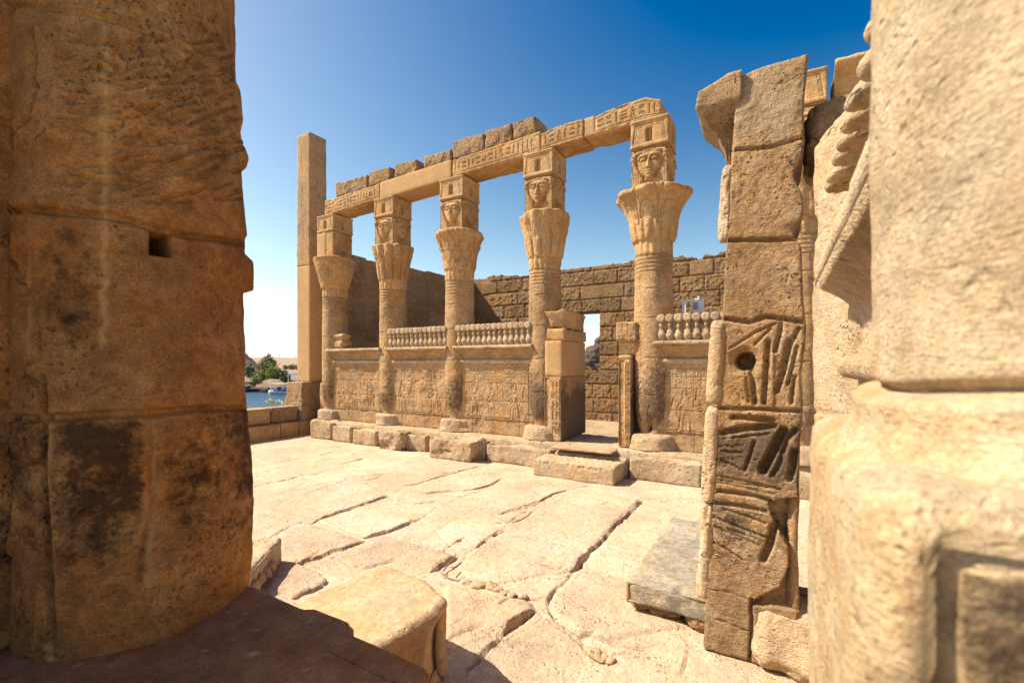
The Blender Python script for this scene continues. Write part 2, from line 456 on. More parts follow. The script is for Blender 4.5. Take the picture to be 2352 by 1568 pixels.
def stone(name, c1, c2, c3, dark=(.07, .045, .03), stain=0.0, stain_scale=1.2, bump=0.35, grain=60.0, pits=0.3, pit_scale=14.0,
          strata=0.3, patina_shade=1.0, dist=0.02, rot=0.0, fine=1.0, var=1.0, bs=22.0):
    N = NT(name)
    tc = N.n("ShaderNodeTexCoord"); gi = N.n("ShaderNodeObjectInfo")
    va = N.n("ShaderNodeVectorMath", operation='MULTIPLY_ADD')
    cr = N.n("ShaderNodeCombineXYZ")
    N.l(gi.outputs["Random"], cr.inputs[0]); N.l(gi.outputs["Random"], cr.inputs[1]); N.l(gi.outputs["Random"], cr.inputs[2])
    N.l(cr.outputs[0], va.inputs[0]); va.inputs[1].default_value = (31, 17, 23); N.l(tc.outputs["Object"], va.inputs[2])
    co = va.outputs[0]
    big = noise(N, co, 1.1, 5, .6)
    mid = noise(N, co, 6.0, 5, .65, off=3.1)
    lay = noise(N, co, 3.0, 4, .6, stretch=(.5, .5, 5.5), off=7.7)
    sm = noise(N, co, grain, 3, .7, off=1.3)
    col = ramp(N, math_(N, 'ADD', math_(N, 'MULTIPLY', big, .55), math_(N, 'MULTIPLY', mid, .45)), [(.40, c2), (.5, c1), (.60, c3)])
    col = mix(N, math_(N, 'MULTIPLY', math_(N, 'SUBTRACT', lay, .42, True), strata * 3.2, True), col, mix(N, .5, col, c2))
    v = N.n("ShaderNodeMapRange"); v.inputs[1].default_value = .3; v.inputs[2].default_value = .7; v.inputs[3].default_value = 1 - .34 * var; v.inputs[4].default_value = 1 + .22 * var
    N.l(sm, v.inputs[0])
    col = mix(N, 1.0, col, v.outputs[0], 'MULTIPLY')
    hue = noise(N, co, 2.3, 6, .7, off=31.0)
    col = mix(N, 1.0, col, ramp(N, hue, [(.38, (1 + .10 * var, 1 - .03 * var, 1 - .2 * var)), (.5, (1, 1, 1)), (.62, (1 - .14 * var, 1 - .1 * var, 1 - .04 * var))]), 'MULTIPLY')
    v2 = N.n("ShaderNodeMapRange"); v2.inputs[1].default_value = .38; v2.inputs[2].default_value = .62; v2.inputs[3].default_value = 1 - .2 * var; v2.inputs[4].default_value = 1 + .13 * var
    N.l(noise(N, co, 17.0, 5, .75, off=41.0), v2.inputs[0])
    col = mix(N, 1.0, col, v2.outputs[0], 'MULTIPLY')
    # dark weathering, and the piers' painted shade: patches where the patina attribute and/or the stain noise say so
    at = N.n("ShaderNodeAttribute", attribute_name="patina_shade")
    sn = noise(N, co, stain_scale, 7, .68, off=11.0)
    sn2 = noise(N, co, 13.0, 7, .75, off=5.0)
    mk = math_(N, 'ADD', math_(N, 'MULTIPLY', sn, .5), math_(N, 'MULTIPLY', sn2, .5))
    lev = math_(N, 'ADD', math_(N, 'MULTIPLY', at.outputs["Fac"], patina_shade), stain)
    thr = math_(N, 'SUBTRACT', .78, math_(N, 'MULTIPLY', lev, .42))
    fac = math_(N, 'MULTIPLY', math_(N, 'SUBTRACT', mk, thr), 9.0, True)
    fac = math_(N, 'MULTIPLY', fac, .85)
    col = mix(N, fac, col, dark)
    ap = N.n("ShaderNodeAttribute", attribute_name="pale")
    col = mix(N, math_(N, 'MULTIPLY', ap.outputs["Fac"], math_(N, 'ADD', .35, sn2), True), col, tuple(min(.75, c * 1.55 + .03) for c in c3))
    ao = N.n("ShaderNodeAttribute", attribute_name="tone")
    col = mix(N, 1.0, col, math_(N, 'ADD', ao.outputs["Fac"], 1.0), 'MULTIPLY')
    N.l(col, N.b.inputs["Base Color"])
    N.b.inputs["Roughness"].default_value = .92
    N.b.inputs["Specular IOR Level"].default_value = .15
    # relief
    hN = math_(N, 'ADD', math_(N, 'MULTIPLY', noise(N, co, bs, 6, .7, off=2.0), 1.0), math_(N, 'MULTIPLY', sm, .35 * fine))
    hN = math_(N, 'ADD', hN, math_(N, 'MULTIPLY', noise(N, co, bs * 1.18, 3, .5, stretch=(.6, .6, 4.0), off=9.0), strata))
    vo = N.n("ShaderNodeTexVoronoi"); vo.inputs["Scale"].default_value = pit_scale
    vm = N.n("ShaderNodeMapping"); N.l(co, vm.inputs[0]); vm.inputs["Scale"].default_value = (1.0, 1.6, 1.3); vm.inputs["Rotation"].default_value = (.3, .5, rot)
    wv = N.n("ShaderNodeVectorMath", operation='ADD'); N.l(vm.outputs[0], wv.inputs[0])
    nz = N.n("ShaderNodeTexNoise"); nz.inputs["Scale"].default_value = 9.0; N.l(co, nz.inputs["Vector"])
    sc = N.n("ShaderNodeVectorMath", operation='SCALE'); sc.inputs["Scale"].default_value = .18; N.l(nz.outputs["Color"], sc.inputs[0]); N.l(sc.outputs[0], wv.inputs[1])
    N.l(wv.outputs[0], vo.inputs["Vector"])
    pit = math_(N, 'MULTIPLY', math_(N, 'SUBTRACT', .34, vo.outputs["Distance"], True), -pits * 6.0)
    pmask = math_(N, 'MULTIPLY', math_(N, 'SUBTRACT', noise(N, co, 3.3, 4, .6, off=21.0), .47), 9.0, True)
    hN = math_(N, 'ADD', hN, math_(N, 'MULTIPLY', pit, pmask))
    bp = N.n("ShaderNodeBump"); bp.inputs["Strength"].default_value = min(1.0, bump * 1.5); bp.inputs["Distance"].default_value = dist * 2.2
    N.l(hN, bp.inputs["Height"]); N.l(bp.outputs[0], N.b.inputs["Normal"])
    return N.m
def plain(name, c, rough=.6, var=.15, scale=20.0, bump=.0, metal=0.0):
    N = NT(name); tc = N.n("ShaderNodeTexCoord")
    s = noise(N, tc.outputs["Object"], scale, 4, .6)
    v = N.n("ShaderNodeMapRange"); v.inputs[1].default_value = .3; v.inputs[2].default_value = .7; v.inputs[3].default_value = 1 - var; v.inputs[4].default_value = 1 + var
    N.l(s, v.inputs[0])
    N.l(mix(N, 1.0, c, v.outputs[0], 'MULTIPLY'), N.b.inputs["Base Color"])
    N.b.inputs["Roughness"].default_value = rough; N.b.inputs["Metallic"].default_value = metal
    if bump:
        bp = N.n("ShaderNodeBump"); bp.inputs["Strength"].default_value = bump; bp.inputs["Distance"].default_value = .02
        N.l(s, bp.inputs["Height"]); N.l(bp.outputs[0], N.b.inputs["Normal"])
    return N.m
def foliage(name, c1, c2):
    N = NT(name); tc = N.n("ShaderNodeTexCoord")
    s = noise(N, tc.outputs["Object"], 2.2, 4, .7)
    N.l(ramp(N, s, [(.35, c1), (.65, c2)]), N.b.inputs["Base Color"])
    N.b.inputs["Roughness"].default_value = .6
    N.b.inputs["Subsurface Weight"].default_value = 0
    return N.m

S1, S2, S3 = (.50, .308, .142), (.39, .228, .096), (.575, .378, .19)
M_SAND = stone("carved sandstone", S1, S2, S3, dark=(.17, .115, .072), stain=.18, bump=.5, dist=.014, var=.75)
M_SCREEN = stone("screen sandstone", (.475, .30, .15), (.37, .225, .108), (.555, .37, .20), dark=(.12, .078, .05), stain=.16, bump=.7, dist=.014, var=.9)
M_NEW = stone("smooth new sandstone", (.48, .295, .135), (.44, .265, .118), (.51, .32, .155), stain=-.4, bump=.16, pits=.1, strata=.1, dist=.006, var=.4)
M_ROUGH = stone("chiselled sandstone", (.40, .255, .135), (.31, .19, .095), (.48, .325, .185), dark=(.16, .105, .065), stain=.2, bump=.9, grain=40, pits=.7, dist=.022)
M_WALL = stone("brown bossed sandstone", (.41, .248, .122), (.315, .185, .088), (.48, .305, .16), dark=(.17, .10, .055), stain=.1, bump=1.0, pits=1.2, pit_scale=12, dist=.04)
M_SIDE = stone("shaded wall sandstone", (.50, .315, .155), (.40, .245, .11), (.57, .375, .20), dark=(.18, .115, .065), stain=.15, bump=.8, pits=.6, dist=.03)  # wall stone lightened in colour because this wall stands in shade
M_PLINTH = stone("pale plinth sandstone", (.54, .395, .245), (.45, .31, .178), (.61, .46, .305), dark=(.25, .165, .1), stain=.05, bump=.8, pits=.7, dist=.018, var=.7)
M_FLOOR = stone("pale paving sandstone", (.555, .415, .285), (.49, .355, .235), (.605, .47, .34), dark=(.40, .27, .155), stain=-.3, stain_scale=.7, bump=.7, pits=.4, pit_scale=24, strata=.1, dist=.010, rot=.9, var=.55)
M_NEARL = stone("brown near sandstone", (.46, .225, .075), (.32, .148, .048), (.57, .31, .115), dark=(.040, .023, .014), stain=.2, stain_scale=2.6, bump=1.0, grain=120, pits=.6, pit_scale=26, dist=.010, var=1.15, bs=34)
M_NEARR = stone("pale near sandstone", (.60, .455, .285), (.50, .355, .20), (.66, .525, .36), dark=(.035, .023, .015), stain=-.05, bump=.7, pits=.35, pit_scale=30, grain=150, dist=.006, var=.9, bs=60)
M_GATE = stone("weathered jamb sandstone", (.40, .262, .142), (.30, .19, .098), (.48, .335, .195), dark=(.10, .072, .05), stain=.14, stain_scale=2.2, bump=1.0, grain=90, pits=1.0, pit_scale=26, dist=.011, var=.9)
M_PALE = stone("sunlit pale sandstone", (.53, .39, .245), (.44, .31, .18), (.60, .46, .31), dark=(.25, .17, .11), stain=-.02, bump=.8, pits=.6, dist=.012, var=.6)
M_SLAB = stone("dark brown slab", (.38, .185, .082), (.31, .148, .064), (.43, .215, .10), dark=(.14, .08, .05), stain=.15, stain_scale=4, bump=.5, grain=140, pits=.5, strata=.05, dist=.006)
M_MORT = stone("smooth mortar", (.46, .295, .14), (.41, .255, .115), (.5, .325, .165), stain=-.4, bump=.4, pits=.3, strata=0, dist=.007, var=.4)
M_GRAN = stone("grey granite", (.39, .325, .235), (.28, .235, .175), (.50, .42, .31), dark=(.062, .055, .047), stain=.36, stain_scale=7, bump=.6, grain=130, pits=.1, strata=.6, dist=.006, var=1.2)
M_ROCK = stone("granite boulders", (.22, .165, .125), (.15, .115, .09), (.29, .225, .17), dark=(.06, .048, .04), stain=.15, stain_scale=.6, bump=1.0, grain=8, pits=.2, pit_scale=2, dist=.15)
M_SANDY = stone("desert sand", (.36, .265, .175), (.27, .19, .12), (.44, .335, .235), dark=(.13, .10, .07), stain=.1, bump=.6, grain=4, pits=0, strata=0, dist=.1)
M_GROUND = stone("dusty earth", (.46, .345, .22), (.38, .275, .17), (.52, .40, .27), stain=-.2, bump=.6, grain=25, pits=.2, strata=0, dist=.02)
M_HILL = stone("rocky hill", (.21, .16, .125), (.14, .108, .085), (.28, .22, .17), dark=(.06, .048, .04), stain=.3, stain_scale=.25, bump=1.0, grain=2, pits=.2, pit_scale=.6, dist=.6)
M_WHITE = plain("white paint", (.78, .78, .76), .5, .06)
M_GREY = plain("grey metal", (.36, .33, .30), .5, .1)
M_BLUE = plain("blue paint", (.05, .16, .42), .5, .1)
M_CANVAS = plain("cream canvas", (.62, .55, .42), .8, .1)
M_DARK = plain("dark window", (.05, .045, .04), .3, .1)
M_RED = plain("red cloth", (.42, .08, .06), .8, .2)
M_PIPE = plain("weathered pipe", (.40, .30, .18), .6, .15)
M_WOOD = plain("branch bark", (.16, .11, .07), .9, .3)
M_TWIG = plain("dry twig", (.20, .13, .08), .9, .3)
M_CABLE = plain("pinkish cable", (.30, .17, .15), .6, .15)
M_LEAF1 = foliage("acacia leaves", (.10, .125, .022), (.21, .22, .05))
M_LEAF2 = foliage("bright bush leaves", (.14, .21, .018), (.30, .35, .035))
M_LEAF3 = foliage("dark bush leaves", (.05, .075, .018), (.12, .13, .035))
M_LEAF4 = foliage("dry brown leaves", (.17, .135, .04), (.26, .20, .065))
M_LEAF5 = foliage("yellow green leaves", (.32, .36, .02), (.5, .46, .04))
def water_mat():
    N = NT("river water"); tc = N.n("ShaderNodeTexCoord")
    a = noise(N, tc.outputs["Object"], .9, 6, .7, stretch=(1, 1.6, 1)); b = noise(N, tc.outputs["Object"], .07, 4, .6, stretch=(1, 2.5, 1), off=4)
    N.l(ramp(N, b, [(.35, (.02, .06, .125)), (.65, (.035, .095, .18))]), N.b.inputs["Base Color"])
    N.b.inputs["Roughness"].default_value = .22; N.b.inputs["IOR"].default_value = 1.33
    bp = N.n("ShaderNodeBump"); bp.inputs["Strength"].default_value = 1.0; bp.inputs["Distance"].default_value = .25
    N.l(a, bp.inputs["Height"]); N.l(bp.outputs[0], N.b.inputs["Normal"])
    return N.m
M_WATER = water_mat()

# ------------------------------------------------------------------ far setting: ground, river, island, hills
Fv = np.array([-sY, cY]); Rv = np.array([cY, sY])
def away(u, D):      # a plan point in the direction of photo column u, D metres deep
    a = (u - UC) / FS
    return D * (Fv + a * Rv)
def sheet(name, A, B, zf, mat, kind="structure", xy=None):
    AA, BB = np.meshgrid(A, B, indexing='ij'); a = AA.ravel(); b = BB.ravel()
    P = np.stack([a, b], 1) if xy is None else xy(a, b)
    V = np.concatenate([P, zf(a, b, P)[:, None]], 1)
    g = np.arange(len(A) * len(B)).reshape(len(A), len(B))
    q = np.stack([g[:-1, :-1], g[1:, :-1], g[1:, 1:], g[:-1, 1:]], -1).reshape(-1, 4)
    o = link(name, mesh_np(name, V, q), mat); o["kind"] = kind
    if o.data.polygons[0].normal.z < 0: o.data.flip_normals()
    return o
gx = np.array([-4000, -900, -200, -80, -50, -40, -34, -30, -26, -23, -20, -18, -16, -15, -14, -13.3, -12.7, -12.3] + list(np.arange(-12, 20, 1.0)) + [24, 30, 45, 80, 200, 900, 4000], float)
gy = np.array([-4000, -900, -200, -60, -30] + list(np.arange(-20, 30, 1.0)) + [34, 40, 50, 70, 120, 300, 900, 4000], float)
def gz(a, b, P):
    n = fbm(np.stack([a * .4, b * .4, a * 0], 1), 3, 4)
    z = -.075 + .015 * n
    far = sstep(-12.3, -33, a)
    return z * (1 - far) + far * (-6.0 + .2 * n) + .3 * n * far * (1 - far) * 4
sheet("ground", gx, gy, gz, M_GROUND)
wx = np.array([-4000, -1500, -600, -300, -150, -80, -40, -20], float)
sheet("water", wx, np.array([-4000, -600, -100, 0, 60, 120, 300, 900, 4000], float), lambda a, b, P: np.full_like(a, -4.0), M_WATER)
def dl(a, b): return a[:, None] * Fv + b[:, None] * Rv
def isl(a, b, P):
    n = fbm(np.stack([P[:, 0] * .25, P[:, 1] * .25, a * 0], 1), 4, 8)
    k = sstep(95, 106, a + 2.5 * n - .35 * (b + 56)) * sstep(150, 128, a) * sstep(-47.5, -53, b + .6 * n)
    return -4.6 + 2.9 * k + .5 * n * k
sheet("island", np.arange(88, 156, 1.3), np.arange(-130, -42, 1.3), isl, M_SANDY, xy=dl)
def bank(a, b, P):
    n = fbm(np.stack([P[:, 0] * .02, P[:, 1] * .02, a * 0], 1), 5, 12)
    n2 = fbm(np.stack([P[:, 0] * .12, P[:, 1] * .12, a * 0], 1), 4, 15)
    u = b / a
    z = -5 + 3.2 * sstep(280, 292, a) + 3.5 * sstep(300, 420, a) + 8.5 * sstep(420, 640, a)
    return z + (1.2 * n2 + 1.5 * n) * sstep(285, 330, a)
sheet("river_bank", np.concatenate([np.arange(276, 340, 4.), np.arange(340, 700, 15.), [900, 1500, 3000]]), np.concatenate([np.arange(-700, 100, 8.), [200, 600]]), bank, M_SANDY, xy=dl)
def hill(a, b, P):
    n = fbm(np.stack([P[:, 0] * .06, P[:, 1] * .06, a * 0], 1), 6, 22, .6)
    n3 = fbm(np.stack([P[:, 0] * .3, P[:, 1] * .3, a * 0], 1), 3, 29, .6)
    u = UC + FS * b / a
    k = 14.0 * sstep(625, 540, u) * sstep(290, 322, a) * sstep(420, 360, a) + 4.6 * gauss(u, 672, 26) * sstep(293, 305, a) * sstep(350, 320, a)
    return -6 + k * (1 + .5 * n + .22 * n3) + 2.2 * sstep(288, 300, a) * (k > 1)
sheet("hills", np.arange(284, 425, 2.2), np.arange(-260, -120, 1.5), hill, M_HILL, xy=dl)

def boulder(name, mat, c, r, seed, sq=(1, 1, .7), n=18):
    th = np.linspace(0, math.pi, n)[1:-1]
    Z = -np.cos(np.linspace(.12, math.pi - .12, n)); RR = np.sqrt(1 - Z ** 2)
    def dp(t, z, rr):
        p = np.stack([rr * np.cos(t), rr * np.sin(t), z], 1)
        return rr * (.35 * fbm(p * 1.3 + seed * 7.7, 4, seed))
    def pin(V):
        V = V * (1 + .22 * fbm(V * 1.7 + seed * 3.3, 3, seed + 5))[:, None]
        q = np.round(V * 2.4) / 2.4
        V = V * .7 + q * .3
        return V * np.array(sq) * r
    return lathe(name, Z, RR, mat, None, 26, dp, None, tuple(c), (0, 0, seed * 1.3), pinch=pin)
rng = random.Random(4)
shore = [(560, 99, 1.5), (568, 98, 1.3), (575, 99.5, 1.0), (582, 98, .9), (590, 99, .7), (598, 98.2, .8), (606, 97.6, .8), (613, 97.2, .9), (620, 97, .8), (628, 97.3, .7), (571, 101, 1.1), (636, 97.5, .7)]
wh = ["largest dark boulder at the island's left water line", "dark boulder beside the biggest one on the island shore", "dark rock left of the sandy slope at the water", "flat dark rock on the sandy island shore", "small rounded rock halfway along the sandy shore", "flat rock in the middle of the row along the shore", "low rock below the bright bush on the shore", "wide low rock left of the tour boat", "dark low rock next to the tour boat's bow", "rock behind the tour boat canopy", "boulder higher up the bank above the water line rocks", "last rock of the shore row behind the boat's mast"]
for i, (u, D, r) in enumerate(shore):
    p = away(u, D)
    tag(boulder("shore_boulder", M_ROCK, (p[0], p[1], -3.7 + r * .25 + (.8 if i == 10 else 0)), r, i + 3, (1.5, 1.1, .65)), wh[i], "boulder", "boulders along the island shore")

def leaf_cloud(clumps, n, size, rnd, flat=.35):
    """leaf-sized faces spread through ellipsoid clumps (centre, radii)"""
    rs = np.random.RandomState(rnd)
    vol = np.array([c[1][0] * c[1][1] * c[1][2] for c in clumps]) ** .7; vol = vol / vol.sum()
    V = []
    for (c, r), w in zip(clumps, vol):
        m = max(6, int(n * w))
        d = rs.normal(size=(m, 3)); d /= np.linalg.norm(d, axis=1, keepdims=True)
        rad = rs.uniform(.25, 1.08, m) ** .6
        p = np.array(c) + d * rad[:, None] * np.array(r)
        keep = fbm(p * (1.3 / max(r)) * 2.6 + rnd, 2, rnd) > -.12
        p = p[keep]; m = len(p)
        a = rs.normal(size=(m, 3)); a /= np.linalg.norm(a, axis=1, keepdims=True)
        b = np.cross(a, rs.normal(size=(m, 3))); b /= np.linalg.norm(b, axis=1, keepdims=True)
        s = size * rs.uniform(.6, 1.4, (m, 1))
        a = a * s; b = b * s * .55
        V.append(np.stack([p - a, p - b, p + a, p + b], 1))
    V = np.concatenate(V).reshape(-1, 3)
    return V, np.arange(len(V)).reshape(-1, 4)
def tree(name, label, cat, u, D, z0, clumps, n, size, mat, seed, trunk, group=None):
    p = away(u, D)
    t = thing(name, label, cat, (p[0], p[1], z0), -0.53, group)
    V, q = leaf_cloud(clumps, n, size, seed)
    link("crown", mesh_np("crown", V, q, smooth=False), mat, t)
    Vs, Qs, Gs = [], [], []
    for pts, rad in trunk:
        v, q2, g = tube(pts, rad, 7); o = len(Vs)
        Vs += v; Qs += [tuple(k + o for k in x) for x in q2]; Gs += [[k + o for k in x] for x in g]
    link("trunk", mesh_np("trunk", Vs, Qs, None, Gs), M_WOOD, t)
    return t
def limbs(h, spread, rnd, r0):
    rr = random.Random(rnd)
    L = [([(0, 0, -.6), (.1, 0, h * .25), (.05, .1, h * .45)], [r0, r0 * .8, r0 * .6])]
    for k in range(6):
        an = rr.uniform(0, 6.28)
        e = (math.cos(an) * spread * rr.uniform(.5, 1), math.sin(an) * spread * rr.uniform(.3, .8), h * rr.uniform(.65, .95))
        L.append(([(.05, .1, h * .3), (e[0] * .5, e[1] * .5, h * .55), e], [r0 * .55, r0 * .35, r0 * .12]))
    return L
tree("acacia_tree", "spreading green acacia tree rising above the bushes on the island", "tree", 615, 114, -2.0,
     [((-4.4, 0, 3.0), (2.0, 1.8, 1.1)), ((-1.8, 0, 4.2), (2.6, 2, 1.2)), ((.8, 0, 5.2), (1.3, 1.4, .9)), ((.6, .3, 6.1), (.6, .6, .5)), ((1.6, 0, 4.1), (2.1, 2, 1.1)), ((4.0, 0, 3.3), (2.4, 1.8, 1.2)), ((-.2, -.8, 3.0), (3.0, 1.6, .9)), ((5.6, 0, 1.9), (1.4, 1, 1.0))],
     6800, .17, M_LEAF1, 5, limbs(5.5, 4, 3, .35))
bs = "bushes on the island"
tree("round_bush", "bright green rounded bush in the middle of the island thicket", "bush", 628, 107, -2.0, [((0, 0, 1.9), (2.4, 1.8, 1.5)), ((-1.6, 0, 1.3), (1.6, 1.4, 1.1)), ((1.0, 0, 2.6), (1.5, 1.3, .9))], 3400, .16, M_LEAF2, 11, limbs(2, 1, 5, .1), bs)
tree("round_bush", "bright green low bush on top of the sandy bank, nearest the left column", "bush", 588, 104, -2.2, [((0, 0, .8), (1.9, 1.2, .9)), ((1.6, 0, .6), (1.3, 1, .7))], 2000, .14, M_LEAF2, 12, limbs(1, .8, 6, .07), bs)
tree("round_bush", "dark green bush overhanging the water at the right end of the thicket", "bush", 652, 106, -2.5, [((0, 0, 1.6), (2.1, 1.5, 1.5)), ((1.4, 0, 1.0), (1.2, 1.1, 1.0)), ((-1.7, 0, 1.4), (1.6, 1.4, 1.4))], 3400, .16, M_LEAF3, 13, limbs(2, 1, 7, .1), bs)
tree("round_bush", "brownish dry bush left of the bright green one", "bush", 600, 109, -2.0, [((0, 0, 1.7), (2.4, 1.6, 1.4)), ((2.1, 0, 1.3), (1.7, 1.4, 1.2)), ((-2.1, 0, 1.5), (1.8, 1.4, 1.3))], 3400, .17, M_LEAF4, 14, limbs(2, 1, 8, .1), bs)
tree("round_bush", "dark olive bush half hidden behind the big left column's edge", "bush", 572, 110, -1.9, [((0, 0, 2.2), (1.8, 1.4, 1.6)), ((-1.6, 0, 2.0), (1.5, 1.4, 1.4))], 2200, .17, M_LEAF3, 15, limbs(2, 1, 9, .1), bs)
for i, (u, D, lb) in enumerate([(668, 300, "small grey green tree on the far bank right of the acacia"), (655, 303, "small grey green tree on the far bank half hidden by the acacia"), (681, 299, "scrubby tree on the far bank beside the obelisk")]):
    tree("scrub_tree", lb, "tree", u, D, -1.2, [((0, 0, 1.4), (1.8, 1.6, 1.1)), ((2.4, 0, .9), (1.3, 1.5, .8)), ((-2.6, 0, .7), (1.2, 1.4, .7))], 420, .3, M_LEAF3, 31 + i, limbs(2.5, 1.6, 40 + i, .16), "scrub on the far bank")
for i, (u, lb) in enumerate([(642, "thin radio mast on the far ridge above the acacia"), (678, "thin radio mast on the far ridge next to the obelisk")]):
    p = away(u, 640); t = thing("radio_mast", lb, "mast", (p[0], p[1], 8.0), 0, "masts on the far ridge")
    tube_obj("pole", [(0, 0, -3), (0, 0, 8.5)], .28, M_GREY, t, 6); tube_obj("crossarm", [(-1.4, 0, 5), (1.4, 0, 5)], .16, M_GREY, t, 6)

# tour boat on the river
p = away(618, 90) + 4.4 * Rv
bt = thing("tour_boat", "white and blue tour boat with canopy moored by the island shore", "boat", (p[0], p[1], -4.0), math.atan2(Rv[1], Rv[0]))
def hull():
    xs = np.linspace(-4.4, 4.4, 25); V = []; k = 9
    for x in xs:
        w = 1.25 * (1 - abs(x / 4.5) ** 3.2) ** .6 + .04; sh = .55 + .22 * (x / 4.4) ** 2
        for j in range(k):
            s = -1 + 2 * j / (k - 1)
            V.append((x, math.copysign(w * abs(s) ** .45, s) if abs(s) > .01 else 0, -.35 + (sh + .35) * abs(s) ** 1.6))
    V = np.array(V); g = np.arange(len(V)).reshape(len(xs), k)
    q = np.stack([g[:-1, :-1], g[1:, :-1], g[1:, 1:], g[:-1, 1:]], -1).reshape(-1, 4)
    deck = np.stack([g[:-1, 0], g[:-1, -1], g[1:, -1], g[1:, 0]], -1).reshape(-1, 4)
    return mesh_np("hull", V, np.concatenate([q, deck, ]), None, [list(g[0]), list(g[-1][::-1])], smooth=False)
link("hull", hull(), M_WHITE, bt)
block("rubbing_band", (8.3, 2.42, .12), M_DARK, bt, (0, 0, .18), res=.6, rnd=.05, rough=0, chip=0)
block("bench", (6.6, 2.0, .35), M_BLUE, bt, (.2, 0, .62), res=.6, rnd=.03, rough=0, chip=0)
block("canopy", (7.4, 2.4, .1), M_CANVAS, bt, (.1, 0, 2.0), res=.4, rnd=.04, rough=.02, chip=0)
for x in np.linspace(-3.3, 3.5, 8):
    for y in (-1.05, 1.05):
        tube_obj("canopy_post", [(x, y, .5), (x, y, 2.03)], .05, M_WHITE, bt, 6)
for x, c in ((-2.4, M_RED), (-1.3, M_WHITE), (.2, M_RED), (1.6, M_BLUE)):
    block("cushion", (.5, 1.6, .45), c, bt, (x, 0, .97), res=.3, rnd=.1, rough=.02, chip=0)
cab = block("wheelhouse", (1.7, 1.5, .75), M_WHITE, bt, (2.6, 0, 2.1), res=.4, rnd=.04, rough=0, chip=0)
block("roof", (2.2, 1.9, .08), M_BLUE, cab, (0, 0, .76), res=.5, rnd=.03, rough=0, chip=0)
block("window", (1.3, 1.52, .34), M_DARK, cab, (0, 0, .3), res=.5, rnd=.02, rough=0, chip=0)
tube_obj("mast", [(-.6, 0, 2.0), (-.6, 0, 4.6)], .045, M_WHITE, bt, 6)
tube_obj("flagpole", [(-4.1, 0, .7), (-4.1, 0, 2.9)], .03, M_WHITE, bt, 6)
block("flag", (.5, .03, .5), M_WHITE, bt, (-3.85, 0, 2.35), res=.1, rnd=.01, rough=.01, chip=0)

# granite outcrop seen through the gap in the rear wall
p = away(1362, 62); ot = thing("rock_outcrop", "pile of grey granite boulders seen through the rear wall's opening", "rock outcrop", (p[0], p[1], -.2))
ORK = [(-1.2, 0, .7, 1.6), (.9, .3, .8, 1.7), (-.4, .6, 2.0, 1.5), (1.0, .9, 2.4, 1.5), (.5, 1, 3.6, 1.2), (1.4, 1.2, 4.5, 1.0), (-1.4, .8, 1.8, 1.0), (-.2, 1.2, 3.2, 1.0), (.3, .2, 1.4, .9), (1.7, .6, 3.6, 1.0), (2.3, .6, 1.8, 1.6), (-2.3, .6, .8, 1.3), (1.1, 1.0, 5.3, .6), (-.8, .3, 2.9, .6), (3.4, .8, 3.2, 1.8), (-.1, -.2, .7, 1.0)]
for i, (x, y, z, r) in enumerate(ORK):
    q = x * Rv + y * Fv
    o = boulder("boulder", M_ROCK, (q[0], q[1], z), r, 50 + i, (1, 1, 1.05), 22); o.parent = ot

